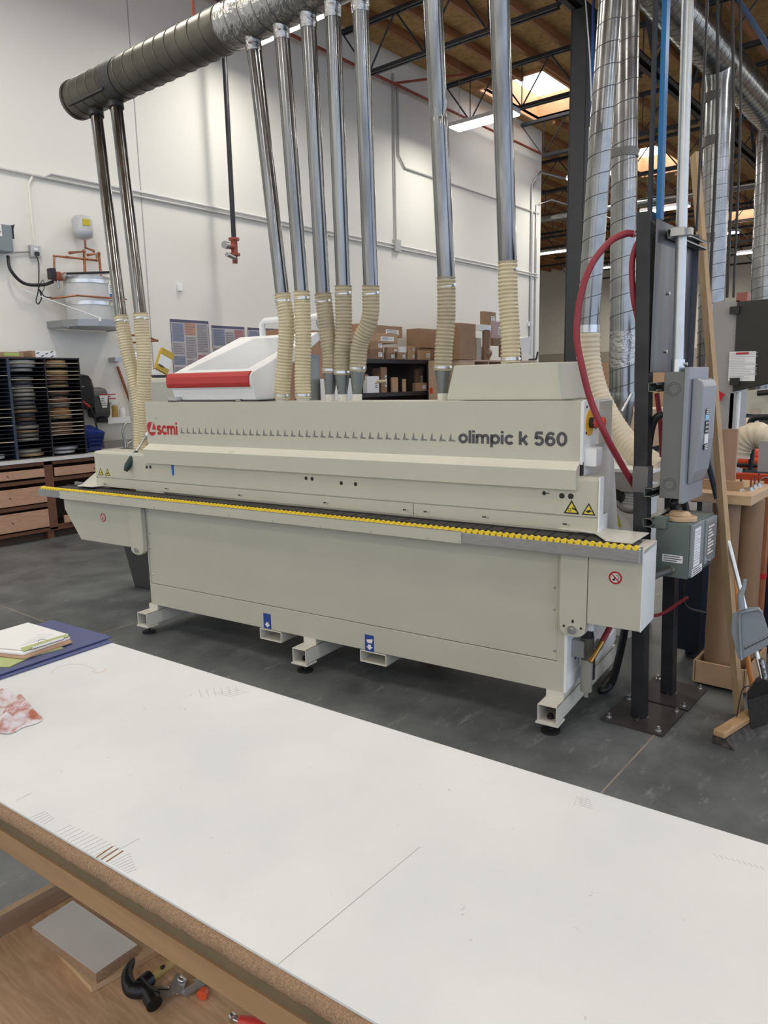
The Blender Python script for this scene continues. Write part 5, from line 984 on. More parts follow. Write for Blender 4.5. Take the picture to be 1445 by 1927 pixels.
b=MB(); q=ay(720,718,7.9); b.cyl((q.x-.12,7.94,q.z),(q.x+.05,7.88,q.z),.028,14); tag(b.build('paper_roll',mat('cream_roll',(.55,.45,.3),.6)),'short cream paper roll sticking out of the lower shelf','roll')
# big cartons, right part, on wooden cabinets
zc=ay(840,676,7.2).z
a=ay(806,680,7.85); c=ay(935,680,7.2)
t=thing('plywood_cabinet','light plywood cabinet with open top bays behind the fan cover','cabinet',((a.x+c.x)/2,7.2,0))
PLYL=wood('light_plywood',(.60,.42,.29),(.52,.35,.23),(1,1,3)); b=MB(); b.box(a.x,a.x+.5,7.2,7.85,0,zc); b.box(a.x+.5,c.x+1.6,7.22,7.85,0,zc-.35); b.box(a.x+.5,c.x+1.6,7.2,7.85,zc-.03,zc); b.box(a.x+1.0,a.x+1.03,7.22,7.85,zc-.35,zc-.03); b.box(c.x+.2,c.x+.23,7.22,7.85,zc-.35,zc-.03); b.build('carcass',PLYL,t,bev=.003)
b=MB(); b.box(a.x+.02,a.x+.48,7.185,7.2,.05,1.12); b.build('lower_door',PLYL,t); b=MB(); b.box(a.x+.02,a.x+.48,7.185,7.2,1.14,zc-.02); d=b.build('upper_door',PLYL,t)
b=MB(); q=ax(811,735,a.x-.01); b.box(a.x-.012,a.x,q.y-.03,q.y+.03,q.z-.05,q.z+.05); b.build('orange_tag',ORANGE,d)
G='large cartons stacked on the plywood cabinet'
G2='cartons at the right end of the black rack top'
low=bx(765,655,826,674,8.0,.45,CARD3,'carton','low carton underneath the big red-cornered one',G2,lbl=False,zb=z1)
bx(765,622,850,655,8.0,.45,CARD,'carton','big brown carton with red corner label at the rack top right end',G2)
bx(853,610,895,671,7.45,.5,CARD,'carton','big square carton with tape swirl, right of the middle hose',G,lbl=False,zb=zc)
bx(822,614,868,671,7.75,.5,CARD2,'carton','brown carton with green dot, left of the taped square one',G,zb=zc)
bx(907,621,922,672,7.8,.5,CARD3,'carton','dark carton partly behind bundled white sheets',G,lbl=False,zb=zc)
bx(893,612,924,621,7.8,.5,WHITEPAP,'carton','flat white package with pink end atop the dark carton',G,lbl=False)
bx(893,636,906,672,7.65,.3,mat('paper_stack',(.42,.38,.32),.7,var=.3,scale=4,stretch=(.2,.2,30)),'paper_bundle','upright bundle of pale sheets between cartons',G,lbl=False,zb=zc)
bx(903,588,933,610,8.1,.4,CARD,'carton','small carton with white sticker, topmost of the right pile',G)
bx(920,606,945,636,8.0,.4,mat('pinkish_carton',(.45,.32,.30),.7),'carton','pinkish carton with many labels beneath the topmost one',G)
bx(922,637,945,650,7.9,.4,CARD3,'carton','dark open carton below the pinkish one',G,lbl=False)
bx(938,650,960,672,7.8,.4,CARD3,'carton','dark carton directly left of the fan cover hose',G,lbl=False)
q=ay(921,664,7.3); b=MB(); b.sph((q.x,7.42,zc+.13),.15,14,(1.15,1,.88)); tag(b.build('wrapped_parcel',mat('brown_wrap',(.20,.12,.07),.35,bump=.8,bscale=10)),'rounded plastic-wrapped brown parcel on the plywood cabinet','parcel')
q=ay(990,640,7.4); b=MB(); b.prism([(q.x-.15,7.4,zc+.001),(q.x+.12,7.4,zc+.001),(q.x+.14,7.7,zc+.001),(q.x-.1,7.7,zc+.001)],[(q.x-.22,7.4,q.z+.03),(q.x+.2,7.4,q.z+.08),(q.x+.2,7.7,q.z+.08),(q.x-.15,7.7,q.z+.05)]); tag(b.build('crumpled_bag',WHITEPAP),'crumpled white bag above the fan cover','bag')
q=ay(985,668,7.4); b=MB(); b.box(q.x-.10,q.x+.04,7.42,7.6,zc+.001,zc+.25); tag(b.build('black_crate',BLACK),'black plastic crate behind the fan cover hose','crate')
q=ay(1003,676,7.4); b=MB(); b.prism([(q.x-.2,7.4,q.z-.03),(q.x+.15,7.4,q.z-.02),(q.x+.15,7.7,q.z-.02),(q.x-.2,7.7,q.z-.03)],[(q.x-.2,7.4,q.z),(q.x+.15,7.4,q.z+.02),(q.x+.15,7.7,q.z+.02),(q.x-.2,7.7,q.z)]); b.tube([(q.x+.14,7.4,q.z),(q.x+.2,7.4,q.z+.15)],.02,6); tag(b.build('hand_tool',BLACK),'black hand tool resting right of the crate','tool')
# brown door cabinet with grey frame behind the left hoses
a=ay(568,650,7.2); c=ay(617,750,7.2); t=thing('tall_cabinet','tall brown wood cabinet with grey framed glass door behind the hoses','cabinet',((a.x+c.x)/2,7.2,0)); CB=wood('reddish_wood',(.42,.24,.14),(.36,.19,.11),(6,6,.8)); zt=ay(600,622,7.2).z
xw0=ay(540,700,7.2).x; b=MB(); b.box(xw0,c.x,7.2,7.7,0,zt); b.build('carcass',CB,t)
b=MB(); x0,x1=ay(556,700,7.19).x,ay(600,700,7.19).x; zb_=1.0; zt2=ay(590,668,7.19).z; b.box(x0,x1,7.17,7.2,zb_,zt2); b.build('door',mat('blue_grey_frame',(.20,.22,.26),.4,metal=.3),t); b=MB(); b.box(x0+.04,x1-.05,7.165,7.17,zb_+.05,zt2-.05); b.build('door_glass',mat('door_glass',(.24,.25,.22),.15),t)
b=MB(); b.box(ay(632,700,6.8).x,ay(670,700,6.8).x,6.8,7.1,0,ay(650,712,6.8).z); tag(b.build('white_bin',WHITEPAP,bev=.01),'white bin standing behind the tapered hose reducers','bin')
# ================================================================ BEYOND THE WALL END AND FAR RIGHT
b=MB(); b.box(36.0,36.5,11.5,18,0,2.35); tag(b.build('plywood_stack',wood('far_plywood',(.55,.36,.22),(.5,.32,.2))),'long plywood partition against the far taupe wall','partition')
# wide-belt sander with dark door and warning placard
MXd=5.6
p=ax(1345,590,MXd); 
t=thing('panel_saw_cabinet','grey machine cabinet with dark hinged door and warning placard','machine',(5.8,1.4,0)); DK=mat('dark_olive_door',(.022,.02,.016),.45)
y1=ax(1352,640,MXd).y; y0=ax(1389,640,MXd).y; zt=ax(1370,566,MXd).z; zb=1.05
LG=mat('light_grey_machine',(.34,.33,.32),.5)
b=MB(); b.box(MXd,MXd+.35,y0,y1+.05,0,zt); b.build('column',LG,t,bev=.004)
yd=y0; q=[(MXd-.01,566),(MXd-.01,740)]
dz=[ax(1387,568,MXd-.02),ax(1470,560,MXd-.02),ax(1470,716,MXd-.02),ax(1378,737,MXd-.02)]
b=MB(); b.prism([V(v) for v in dz],[v+V((.12,0,0)) for v in dz]); dr=b.build('door',DK,t,bev=.003)
for py in(584,718): c=ax(1383,py,MXd-.03); b=MB(); b.box(c.x-.02,c.x+.02,c.y-.03,c.y+.03,c.z-.025,c.z+.025); b.build('hinge',BLACK,dr)
pc=[ax(1373,662,MXd-.025),ax(1423,661,MXd-.025),ax(1420,717,MXd-.025),ax(1370,717,MXd-.025)]; b=MB(); b.prism(pc,[v-V((.003,0,0)) for v in pc]); s=b.build('placard',WHITEPAP,dr)
c=ax(1385,667,MXd-.03); e=ax(1409,662.5,MXd-.03); b=MB(); b.box(c.x-.002,c.x,min(c.y,e.y),max(c.y,e.y),c.z,e.z); b.build('danger_strip',REDP,s)
b=lines_mb((MXd-.029,ax(1374,700,MXd).y,ax(1400,716,MXd).z),(0,-1,0),(0,0,1),(-1,0,0),.0,.175,.01,.19,16,.3); b.build('small_print',PAPG,s)
b=MB(); c=ax(1391,562,MXd); b.box(c.x,c.x+.1,c.y-.05,c.y+.02,c.z-.02,c.z+.04); b.build('switch_box',mat('redgrey',(.3,.1,.08),.5),t)
b=MB(); c=[ax(1350,735,MXd-.05),ax(1363,742,MXd-.05),ax(1350,760,MXd-.05),ax(1347,745,MXd-.05)]; b.prism(c,[v+V((.02,0,0)) for v in c]); b.build('red_flag',REDP,t)
for px,w,m in((1366,.05,ALU),(1378,.03,WHITEP)):
    c=ax(px,800,MXd+.05); b=MB(); b.box(c.x,c.x+.06,c.y-w,c.y+w,.3,ax(px,738,MXd).z); b.build('guide_column',m,t)
b=MB(); c=ax(1374,800,MXd); b.box(c.x,c.x+.03,c.y-.012,c.y+.012,.5,ax(1374,740,MXd).z); b.build('belt_slot',BLACK,t)
# cream machine body behind
t=thing('planer','cream machine body with small printed plate behind the big pale hose','machine',(9,1.3,0)); xx=9.0; pc=[ax(1404,735,xx),ax(1480,735,xx),ax(1480,788,xx),ax(1402,778,xx)]; b=MB(); b.prism(pc,[v+V((.8,0,0)) for v in pc]); bd=b.build('body',CREAM,t)
b=MB(); c=ax(1440,760,xx); b.box(xx,xx+.8,c.y-1.,ax(1410,760,xx).y,0,1.2); b.build('base',mat('dark_base',(.05,.05,.055),.5),t)
b=MB(); c=ax(1422,774,xx-.01); b.box(c.x-.003,c.x,c.y-.04,c.y+.04,c.z-.03,c.z+.03); b.build('printed_plate',mat('tan_print',(.5,.4,.33),.6),t); b=MB(); b.tube([ax(1425,740,xx-.1),ax(1450,738,xx-.1)],.03,6); b.build('knob',BLACK,t)
b=MB(); b.tube(bez([ax(1410,830,6.5),ax(1411,800,6.5),ax(1420,787,6.5),ax(1450,785,6.5)]),.025,10); tag(b.build('black_hose',BLACK),'thick black hose bending above the big pale hose','hose')
b=hose_mb([ax(1383,800,7),ax(1400,800,7),ax(1425,800,7)],.06,.05,.1,16); tag(b.build('flexible_hose',HOSEW),'short pale ribbed hose behind the wooden stand','hose')
b=hose_mb([ax(1386,858,5.2),ax(1392,838,5.2),ax(1408,822,5.2),ax(1428,818,5.2),ax(1450,830,5.2),ax(1462,850,5.2)],.075,.035,.09,20); tag(b.build('flexible_hose',HOSEW),'big pale ribbed hose arching above the orange frame','hose')
b=MB(); b.box(5.4,5.46,.5,1.55,1.02,1.16); b.box(5.4,5.43,1.0,1.2,1.2,1.27)
t=thing('orange_saw_frame','bright orange machine frame behind the wooden stand','machine',(5.4,1.1,0)); q0=ax(1380,890,5.4); q1=ax(1480,925,5.4); b=MB(); b.box(5.4,5.46,q1.y,q0.y+.03,q1.z,q0.z); b.build('beam',ORANGE,t,bev=.004)
b=MB(); c=ax(1441,907,5.39); pts=[(5.39,c.y+.03*math.cos(a*PI/8),c.z+.03*math.sin(a*PI/8)) for a in range(17)]; b.tube(pts,.006,6,cap=False); b.build('handle_ring',ALU,t)
b=MB(); c=ax(1406,874,5.4); b.rbox((5.5,c.y,c.z),(.1,.16,.07)); c=ax(1405,855,5.5); b.rbox((5.6,c.y,c.z),(.1,.13,.06)); b.build('motor_cover',ORANGE,t,bev=.02)
b=MB(); c=ax(1414,862,5.35); b.cyl((5.35,c.y,c.z-.08),(5.35,c.y,c.z+.08),.018,8); b.cyl((5.35,c.y+.1,c.z-.05),(5.35,c.y-.2,c.z-.05),.014,8); b.build('clamp_screw',BLACK,t)
for px in(1402,1440): c=ax(px,1000,5.45); b=MB(); b.box(5.45,5.52,c.y-.04,c.y+.04,0,q1.z+.02); b.build('leg',LG,t)
b=MB(); c0_=ax(1405,970,5.3); c1_=ax(1460,972,5.3); b.box(5.3,5.34,c1_.y,c0_.y,c0_.z-.02,c0_.z+.02); b.build('cross_rail',mat('tan_rail',(.35,.27,.18),.5),t)
b=MB(); c=ax(1420,995,5.35); b.cyl((5.3,c.y+.03,c.z),(5.5,c.y+.03,c.z),.05,16); b.build('motor',mat('bronze',(.25,.19,.12),.3,metal=.7),t); b=MB(); c=ax(1432,995,5.3); b.rbox((5.32,c.y,c.z-.03),(.06,.16,.14)); b.build('gearbox',mat('beige_metal',(.35,.32,.27),.5),t)
c=ax(1447,860,4.9); b=MB(); b.box(c.x,c.x+.04,c.y-.04,c.y+.06,ax(1440,888,4.9).z,ax(1440,830,4.9).z); tag(b.build('grey_bracket',LG),'pale grey upright bracket at the right photo edge','bracket')
# navy cabinets
c0_=ax(1312,1010,4.75); b=MB(); b.box(4.35,4.75,ax(1315,1200,4.35).y,ax(1288,1200,4.35).y+.05,.05,.75); b.cyl((4.45,ax(1300,1200,4.45).y,0),(4.45,ax(1300,1200,4.45).y,.05),.03,10); tag(b.build('navy_cabinet',NAVY),'dark navy cabinet side visible between posts and wooden stand','cabinet')
c=ax(1401,1012,4.65); b=MB(); b.box(4.7,5.2,.2,ax(1400,1100,4.7).y,0.0,ax(1420,1016,4.7).z); t=b.build('navy_cabinet',NAVY,bev=.003); tag(t,'dark navy cabinet at the right edge behind the dustpan','cabinet')
# table and machinery seen between the bander end and the posts
c=ax(1150,880,4.6); t=thing('side_table','pale topped table behind the bander right end','table',(4.7,1.9,0)); y1=ax(1125,880,4.6).y; y0=ax(1240,880,4.6).y
b=MB(); b.box(4.46,5.2,y0,y1+.2,ax(1150,880,4.5).z-.02,ax(1150,880,4.5).z); b.build('table_top',WHITEP,t); b=MB(); zz=ax(1150,880,4.5).z; b.box(4.465,4.49,y0,y1+.2,zz-.14,zz-.02); b.build('apron',LG,t)
for y in(y0+.03,y1+.1): b=MB(); b.box(4.465,4.49,y-.02,y+.02,0,zz-.14); b.build('leg',LG,t)
c=ax(1158,955,4.4); b=MB(); pa=ax(1125,1000,4.5); pb=ax(1196,905,4.5); b.box(4.5,4.9,pb.y,pa.y+.1,0,min(pb.z,zz)-.025); t=b.build('panel_machine',WHITEP); tag(t,'white machine panel with stickers seen beneath the pale table','machine')
b=lines_mb((4.499,ax(1165,940,4.5).y,ax(1170,950,4.5).z),(0,-1,0),(0,0,1),(-1,0,0),0,.16,0,.17,10,.4); b.build('small_print',PAPG,t)
b=MB(); c=ax(1157,935,4.46); b.cyl((4.46,c.y,c.z),(4.5,c.y,c.z),.05,18); b.build('black_knob',BLACK,t)
b=MB(); c=ax(1160,980,4.49); b.add([(4.498,c.y+.03,c.z-.04),(4.498,c.y-.03,c.z-.04),(4.498,c.y,c.z+.05)],[(0,1,2)]); b.build('warning_sticker',YELS,t)
b=MB(); b.tube(bez([ax(1160,945,4.45),ax(1172,958,4.4),ax(1190,962,4.3),ax(1215,955,4.2)]),.016,10); tag(b.build('flexible_conduit',mat('mid_grey_hose',(.13,.13,.13),.5)),'grey flexible conduit looping in front of the white panel','conduit')
for i,(X,Y,w,d,h,m,l) in enumerate([(16,6.2,2.4,1.2,.95,PLYL,'low plywood workbench far behind the column'),(20,4.5,2,1.5,1.5,mat('blue_grey_far',(.07,.09,.13),.5),'blue-grey machine far beyond the spiral ducts'),(24,1.5,3,2,1.6,CREAM,'cream machine far away in the right aisle'),(19,.6,1.6,1.2,1.7,LG,'grey far machine beside the big pale hose'),(10,2.3,1.4,.9,1.35,mat('navy_far',(.02,.035,.09),.5),'dark blue machine between the black post and the spiral ducts'),(30,7,4,2,1.5,PLYL,'far stack of plywood sheets near the distant wall'),(26,-2,3,2,1.9,CARD,'far pallet of cartons in the right aisle'),(13,-.4,1.5,1.2,1.5,LG,'grey machine behind the orange frame')]):
    t=thing('workshop_unit',l,'machine' if 'machine' in l else 'stack',(X,Y,0)); b=MB(); b.box(X-w/2,X+w/2,Y-d/2,Y+d/2,.12,h); b.build('body',m,t,bev=.03); b=MB(); b.box(X-w/2+.08,X+w/2-.08,Y-d/2+.08,Y+d/2-.08,0,.12); b.build('plinth',BLACK,t)
    b=MB(); b.box(X-w/2-.01,X-w/2,Y-d/2+.1,Y+d/2-.1,h*.55,h*.85); b.build('panel',WHITEP if m is not WHITEP else LG,t)
# ================================================================ FOREGROUND TABLE
ZT=.86
f0,f1=az(212,1210,ZT),az(1445,1590,ZT); n0,n1=az(0,1508,ZT),az(700,1920,ZT)
def online(a,c,Y): return a.x+(c.x-a.x)*(Y-a.y)/(c.y-a.y)
YE,YB=2.13,-.75
FX=lambda Y:online(f0,f1,Y); NX=lambda Y:online(n0,n1,Y)
t=thing('workbench','white topped workbench with worn particle-board edge and lower shelf','workbench',(.9,.7,0)); WB=t
def tabmat():
    m=bpy.data.materials.new('worn_white_laminate'); m.use_nodes=True; nt=m.node_tree; N=nt.nodes; L=nt.links; b=N['Principled BSDF']; g=N.new('ShaderNodeNewGeometry')
    n=N.new('ShaderNodeTexNoise'); n.inputs['Scale'].default_value=3; n.inputs['Detail'].default_value=5; L.new(g.outputs['Position'],n.inputs['Vector'])
    r=N.new('ShaderNodeValToRGB'); r.color_ramp.elements[0].position=.35; r.color_ramp.elements[0].color=(.68,.705,.71,1); r.color_ramp.elements[1].position=.6; r.color_ramp.elements[1].color=(.745,.765,.765,1); L.new(n.outputs['Fac'],r.inputs[0])
    n2=N.new('ShaderNodeTexNoise'); n2.inputs['Scale'].default_value=38; n2.inputs['Detail'].default_value=3; n2.inputs['Roughness'].default_value=.8; L.new(g.outputs['Position'],n2.inputs['Vector'])
    r2=N.new('ShaderNodeValToRGB'); r2.color_ramp.elements[0].position=.70; r2.color_ramp.elements[1].position=.76; L.new(n2.outputs['Fac'],r2.inputs[0])
    mx=N.new('ShaderNodeMix'); mx.data_type='RGBA'; L.new(r2.outputs[0],mx.inputs[0]); L.new(r.outputs[0],mx.inputs[6]); mx.inputs[7].default_value=(.50,.49,.46,1); L.new(mx.outputs[2],b.inputs['Base Color']); b.inputs['Roughness'].default_value=.38
    return m
b=MB(); b.prism([(FX(YE),YE,ZT-.004),(NX(YE),YE,ZT-.004),(NX(YB),YB,ZT-.004),(FX(YB),YB,ZT-.004)],[(FX(YE),YE,ZT),(NX(YE),YE,ZT),(NX(YB),YB,ZT),(FX(YB),YB,ZT)]); top=b.build('table_top',tabmat(),t)
b=MB(); 
core=[(.0,ZT-.004),(.0,ZT-.028),(-.004,ZT-.030)]
b.prism([(FX(YE),YE,ZT-.03),(NX(YE)+.004,YE,ZT-.03),(NX(YB)+.004,YB,ZT-.03),(FX(YB),YB,ZT-.03)],[(FX(YE),YE,ZT-.004),(NX(YE)+.004,YE,ZT-.004),(NX(YB)+.004,YB,ZT-.004),(FX(YB),YB,ZT-.004)])
b.build('particle_board_core',MDF,t)
# rough rounded front nosing
b=MB(); K=220; R=[]; 
for i in range(K+1):
    Y=YE+(YB-YE)*i/K; j=random.uniform(-.0013,.0013); x=NX(Y)
    R.append([(x+.006,Y,ZT-.0035),(x-.004+j,Y,ZT-.0045),(x-.012+j,Y,ZT-.010),(x-.0145+j*1.3,Y,ZT-.018),(x-.012+j,Y,ZT-.026),(x-.002,Y,ZT-.030),(x+.006,Y,ZT-.03)])
vs=[p for r in R for p in r]; m_=7; b.add(vs,[(i*m_+k,i*m_+k+1,(i+1)*m_+k+1,(i+1)*m_+k) for i in range(K) for k in range(m_-1)],True); b.build('worn_edge',MDF,t)
za=.758
b=MB(); b.prism([(NX(YE)+.03,YE,ZT-.06),(NX(YE)-.002,YE,ZT-.06),(NX(YB)-.002,YB,ZT-.06),(NX(YB)+.03,YB,ZT-.06)],[(NX(YE)+.03,YE,ZT-.03),(NX(YE)-.004,YE,ZT-.03),(NX(YB)-.004,YB,ZT-.03),(NX(YB)+.03,YB,ZT-.03)]); b.build('edge_strip',APRG,t)  # darker greenish-brown strip between nosing and apron
b=MB(); b.prism([(NX(YE)+.03,YE,za),(NX(YE)-.006,YE,za),(NX(YB)-.006,YB,za),(NX(YB)+.03,YB,za)],[(NX(YE)+.03,YE,ZT-.058),(NX(YE)-.006,YE,ZT-.058),(NX(YB)-.006,YB,ZT-.058),(NX(YB)+.03,YB,ZT-.058)]); b.build('front_apron',APR,t)
# saw cuts and pencil lines on the top
SC=mat('saw_cut_core',(.28,.16,.10),.9); PEN=mat('pencil_line',(.38,.38,.37),.7); PENL=mat('faint_pencil_line',(.55,.55,.53),.7)
def mark(name,p,q,w,m,par=None,z=ZT):
    a,c=az(*p,z),az(*q,z); d=(c-a).normalized(); n=V((-d.y,d.x,0))*w/2; b=MB(); r=[a+n,a-n,c-n,c+n]; b.prism([v+V((0,0,.0001)) for v in r],[v+V((0,0,.0004)) for v in r]); return b.build(name,m,t)
for (p,q) in(((181,1614),(212,1593)),((190,1618),(222,1597)),((200,1622),(232,1601))): mark('saw_cut',p,q,.0035,SC)
for k in range(12): 
    x0,y0=104+k*7.2,1567+k*4.4; mark('scratch',(x0,y0),(x0+30+k*1.2,y0-15-k*.5),.0006,PEN)
for k in range(5): mark('scratch',(56+k*6.5,1539+k*3.2),(86+k*4,1527+k*3),.0005,PEN)
for k in range(7): mark('scratch',(208+k*5,1624+k*3.2),(245+k*2,1606+k*5),.0006,PEN)
mark('scratch',(222,1600),(262,1578),.0006,PEN); mark('scratch',(30,1507),(60,1492),.0005,PEN)
mark('pencil_line',(522,1816),(790,1594),.0009,PEN); 
for k in range(6): mark('pencil_scribble',(380+k*13,1312-k*1.5),(374+k*14,1298-k*1.5),.0016,PENL)
for k in range(4): mark('pencil_scribble',(405+k*8,1306+k*2),(450+k*6,1296+k*2),.0012,PENL)
for k in range(5): mark('pencil_scribble',(1085+k*2,1500+k*4),(1112+k*1,1506+k*4),.0009,PENL)
for k in range(9): mark('pencil_scribble',(1342+k*11,1606+k*3),(1350+k*11,1613+k*3),.0009,PENL)
for k in range(3): mark('pencil_scribble',(1080+k*10,1516),(1086+k*10,1498),.0007,PENL)
def ring(cx,cy,rx,ry,a0,a1,m,w=.002):
    P=[az(cx+rx*math.cos(a),cy+ry*math.sin(a),ZT) for a in [a0+(a1-a0)*i/20 for i in range(21)]]; b=MB()
    for p,q in zip(P,P[1:]):
        d=(q-p).normalized(); n=V((-d.y,d.x,0))*w/2; r=[p+n,p-n,q-n,q+n]; b.prism([v+V((0,0,.0001)) for v in r],[v+V((0,0,.0004)) for v in r])
    b.build('stain_ring',m,t)
ring(140,1268,42,18,PI,1.9*PI,mat('tan_stain',(.64,.60,.54),.6),.0022); ring(185,1258,14,8,0,PI*.8,mat('orange_stain',(.66,.56,.46),.6),.003)
# legs and shelf
ZS=.40
for (Y,xo) in((YE-.08,.03),(YB+.1,.03)):
    for X_ in(NX(Y)+.05,FX(Y)-.08): b=MB(); b.box(X_-.03,X_+.03,Y-.045,Y+.045,0,ZT-.06) ; b.build('leg',APR,t)
b=MB(); 
ea=az(135,1690,ZS+.045); eb=az(0,1806,ZS+.045); 
xs0,xs1=.18,.98; ye=1.665
b.box(xs0,xs1,YB,ye,ZS-.02,ZS); b.build('lower_shelf',PLY,t,bev=.001)
b=MB(); b.box(xs0,xs1,ye,ye+.018,ZS-.06,ZS+.052); b.build('shelf_end_rail',wood('ply_rail',(.30,.20,.13),(.24,.15,.09)),t,bev=.001)
b=MB(); b.box(xs0,xs1,ye+.001,ye+.017,ZS+.052,ZS+.054); b.build('rail_top_veneer',MAPLE,t)
for X_ in(xs0+.04,xs1-.04): 
    for Y in(ye-.1,YB+.1): b=MB(); b.box(X_-.025,X_+.025,Y-.04,Y+.04,0,ZS-.02); b.build('shelf_leg',APR,t)
# board on the shelf
zb=ZS+.04; q=[az(60,1745,zb),az(137,1695,zb),az(258,1778,zb),az(180,1832,zb)]; e=q[2]+(q[2]-q[1])*.0
b=MB(); b.prism([v-V((0,0,.025)) for v in q],q); t=thing('laminated_board','grey laminated board lying on the lower shelf','board',q[0]); b.build('board',MDF,t)
b=MB(); b.prism([v+V((0,0,.0002)) for v in q],[v+V((0,0,.0012)) for v in q]); b.build('grey_laminate',mat('grey_laminate_face',(.60,.575,.54),.35,var=.06,scale=5),t)
q=[az(60,1760,ZS+.014),az(185,1855,ZS+.014),az(310,1778,ZS+.014),az(270,1760,ZS+.014)]
b=MB(); q=[az(100,1780,ZS+.014),az(172,1858,ZS+.014),az(320,1775,ZS+.014),az(250,1740,ZS+.014)]; b.prism([v-V((0,0,.013)) for v in q],q); tag(b.build('wood_strip',MAPLE),'thin pale wood piece under the grey board on the lower shelf','board')
# hammer
zh=ZS
def H(px,py,z): return az(px,py,ZS+z)
t=thing('claw_hammer','black claw hammer with worn yellow wooden handle on the lower shelf','hammer',H(270,1850,0)); HB=mat('black_forged',(.018,.018,.02),.35,metal=.5,var=.3,scale=20)
b=MB(); b.tube([H(262,1853,.03),H(278,1868,.028),H(284,1874,.027),H(288,1879,.026)],[.015,.013,.016,.016],20); b.tube([H(283,1876,.026),H(291,1890,.024)],[.0165,.0165],20); b.build('striking_face',HB,t)
pts=[H(270,1862,.026),H(250,1862,.03),H(241,1850,.034),H(240,1830,.036),H(247,1814,.036),H(252,1804,.036)]
b=MB(); b.tube(bez(pts,6),None,12,rf=lambda s:.016*(1-s)**.7+.0025,flat=1.0); b.build('claw',HB,t)
b=MB(); c0_=H(258,1856,.018); c1_=H(282,1836,.03); b.tube([H(262,1858,.026),H(283,1840,.026)],[.0165,.0165],8); b.build('eye',HB,t,bev=.002)
b=MB(); b.tube([H(280,1843,.026),H(318,1816,.026),H(360,1785,.028),H(420,1740,.03)],[.0125,.0125,.013,.014],12,flat=.7); hd=b.build('handle',wood('worn_yellow_handle',(.45,.32,.11),(.34,.21,.07),(1,1,1),12),t)
b=MB(); b.tube([H(303,1822,.0385),H(309,1818,.0385)],[.004,.004],6); b.build('handle_mark',BLACK,hd)
# pliers
t=thing('slip_joint_pliers','silver tongue-and-groove pliers beside the hammer','pliers',H(320,1865,0)); PL=mat('satin_steel',(.55,.55,.56),.3,metal=.9,var=.15,scale=20)
def slab(L,z0,z1): b=MB(); b.prism([H(x,y,z0) for x,y in L],[H(x,y,z1) for x,y in L]); return b
slab([(287,1859),(290,1855),(300,1853),(318,1856),(319,1861),(300,1860),(290,1861)],.008,.018).build('upper_jaw',PL,t,bev=.002)
slab([(286,1862),(300,1862),(318,1863),(326,1856),(330,1862),(326,1872),(314,1878),(299,1875),(290,1869)],.008,.018).build('lower_jaw',PL,t,bev=.002)
slab([(318,1856),(332,1828),(340,1832),(352,1843),(344,1866),(332,1872),(322,1866)],.010,.02).build('pivot_body',PL,t,bev=.002)
slab([(336,1868),(366,1848),(362,1845),(380,1835),(400,1845),(350,1876)],.004,.014).build('handle',PL,t,bev=.002)
b=MB(); c=H(340,1842,.024); b.sph(c,.007,12,(1,1.6,.5)); b.build('pivot_bolt',ZINC,t)
b=slab([(289,1861),(318,1861),(318,1863),(289,1863)],.016,.0185); b.build('jaw_teeth',BLACK,t)
b=MB(); c=H(381,1872,.0); b.tube([H(384,1866,.012),H(379,1874,.012)],[.011,.011],18); tag(b.build('orange_stopper',mat('orange_cap',(.65,.08,.03),.4)),'orange plastic cap lying on the lower shelf right of the pliers','cap')
t=thing('screwdriver','tool with chrome tip and red handle at bottom edge of photo','screwdriver',H(440,1915,0)); b=MB(); b.tube([H(436,1912,.012),H(440,1918,.012)],[.009,.009],12); b.tube([H(440,1918,.012),H(455,1924,.012)],.004,8); b.build('shank',ZINC,t); b=MB(); b.tube([H(452,1923,.012),H(480,1930,.014),H(510,1945,.014)],[.012,.016,.014],12); b.build('handle',mat('red_handle',(.6,.05,.04),.35),t)
# folders and clipboard on the bench
NB=mat('navy_blue_folder',(.06,.075,.20),.45,var=.06)
def sheet(name,pts,z0,z1,m,lab,cat,par=None,group=None):
    b=MB(); b.prism([az(x,y,ZT) +V((0,0,z0)) for x,y in pts],[az(x,y,ZT)+V((0,0,z1)) for x,y in pts]); o=b.build(name,m,par)
    if par is None: tag(o,lab,cat,group)
    return o
sheet('folder',[(212,1209),(104,1174),(-60,1222),(-60,1302),(0,1280)],.001,.004,NB,'lower blue folder lying at the bench corner','folder')
sheet('folder',[(211,1203),(99,1171),(-60,1218),(-60,1296),(0,1275)],.006,.009,NB,'upper blue folder with clipboard on top','folder')
sheet('green_folder',[(120,1226),(60,1242),(18,1262),(-20,1262),(-20,1240),(60,1205)],.0095,.012,mat('lime_green',(.42,.48,.18),.5),'lime green sheet sticking out under the clipboard','folder')
t=thing('clipboard','brown clipboard with metal clip and white papers on the blue folder','clipboard',az(60,1220,ZT)+V((0,0,.012)))
sheet('board',[(137,1217),(133,1213),(60,1190),(-60,1225),(-60,1236),(40,1248),(48,1248)],.0125,.0155,mat('hardboard',(.40,.25,.15),.5,var=.1),'','',t)
sheet('back_sheets',[(133,1211),(58,1186),(-60,1222),(-60,1232),(44,1243)],.016,.021,WHITEPAP,'','',t)
pp=sheet('top_sheet',[(130,1207),(54,1184),(-60,1218),(-60,1228),(42,1237)],.0225,.0235,WHITEPAP,'','',t)
sheet('green_margin',[(132,1211),(126,1207),(40,1234),(46,1240)],.024,.0245,MATS['lime_green'],'','',t)
b=MB(); 
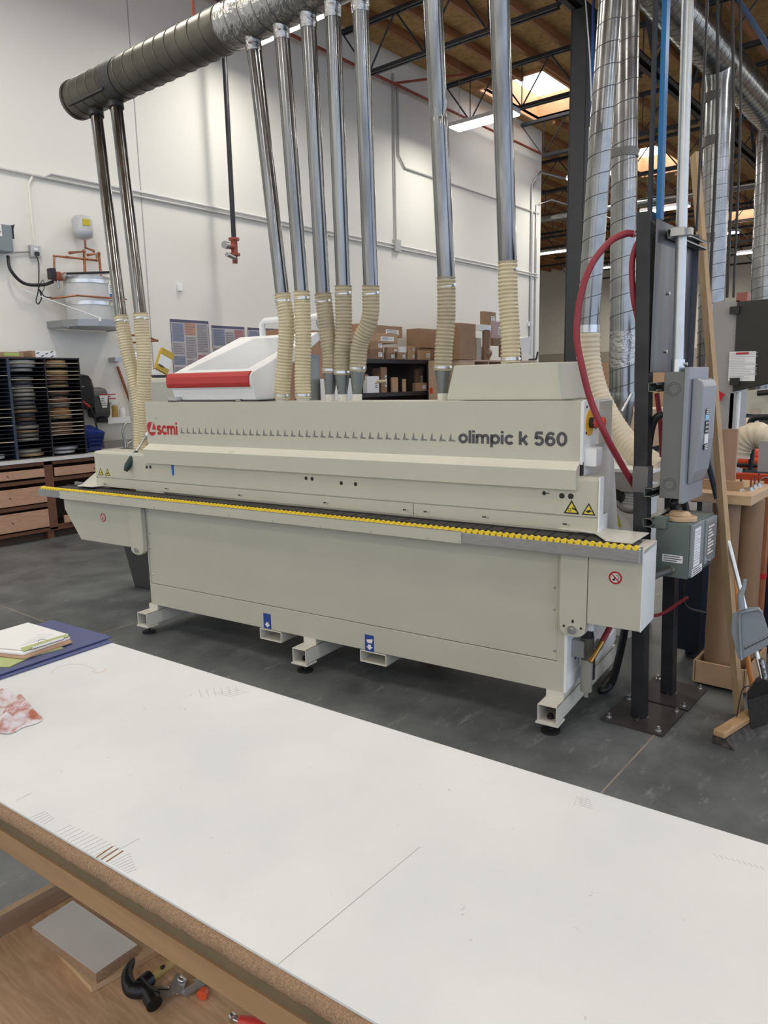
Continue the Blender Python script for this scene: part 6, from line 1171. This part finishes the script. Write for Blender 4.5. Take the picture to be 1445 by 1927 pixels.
for k in range(5): p=[az(40+k*8,1229-k*5,ZT)+V((0,0,.0238)),az(78+k*6,1219-k*3,ZT)+V((0,0,.0238))]; b.tube(p,.0005,4)
b.build('written_lines',PAPG,pp)
a=[az(82+9*math.cos(u),1221+4*math.sin(u),ZT)+V((0,0,.024)) for u in [i*PI/8 for i in range(33)]]; b=MB(); b.tube(a,.0008,4); b.build('blue_scribble',mat('blue_ink',(.12,.2,.45),.6),pp)
b=MB(); b.tube([az(62,1239,ZT)+V((0,0,.031)),az(120,1220,ZT)+V((0,0,.031))],.0045,10); b.tube([az(60,1236,ZT)+V((0,0,.027)),az(117,1216,ZT)+V((0,0,.027))],.002,8); b.build('metal_clip',ZINC,t)
# stained rag
t=None; random.seed(3); b=MB(); N_=34; pts=[]
cx0,cy0=20,1345
def ragz(u,v): return .012+.008*math.sin(u*6+v*3+1)+.004*math.sin(v*9-u*4)+.005*abs(math.sin(u*9+5*v))+.003*abs(math.sin(v*16+u*5))
outl=lambda a:1+.12*math.sin(3*a+1)+.08*math.sin(7*a)
vs=[];fs=[]
for i in range(N_+1):
    for j in range(48):
        a=2*PI*j/48; r=i/N_; rr=r*outl(a); X_=-12+80*rr*math.cos(a)*.98; Y_=1344+43*rr*math.sin(a); p=az(X_,Y_,ZT); u,v=r*math.cos(a)*1.7,r*math.sin(a)*1.7
        z=max(.0015,(ragz(u,v)+.010)*min(1,(1-r)*5)); vs.append(p+V((0,0,z)))
for i in range(N_):
    for j in range(48): fs.append((i*48+j,(i+1)*48+j,(i+1)*48+(j+1)%48,i*48+(j+1)%48))
b.add(vs,fs,True)
RAG=mat('stained_rag_cloth',(.74,.71,.73),.85,col2=(.46,.14,.08),scale=13,dist=1.2,bump=.35,bscale=200,stretch=(1,1.8,1))
for n_ in RAG.node_tree.nodes:
    if n_.type=='VALTORGB': n_.color_ramp.elements[0].position=.46; n_.color_ramp.elements[1].position=.66
o=b.build('rag',RAG); tag(o,'crumpled white rag with red-brown stains at the left bench edge','rag')
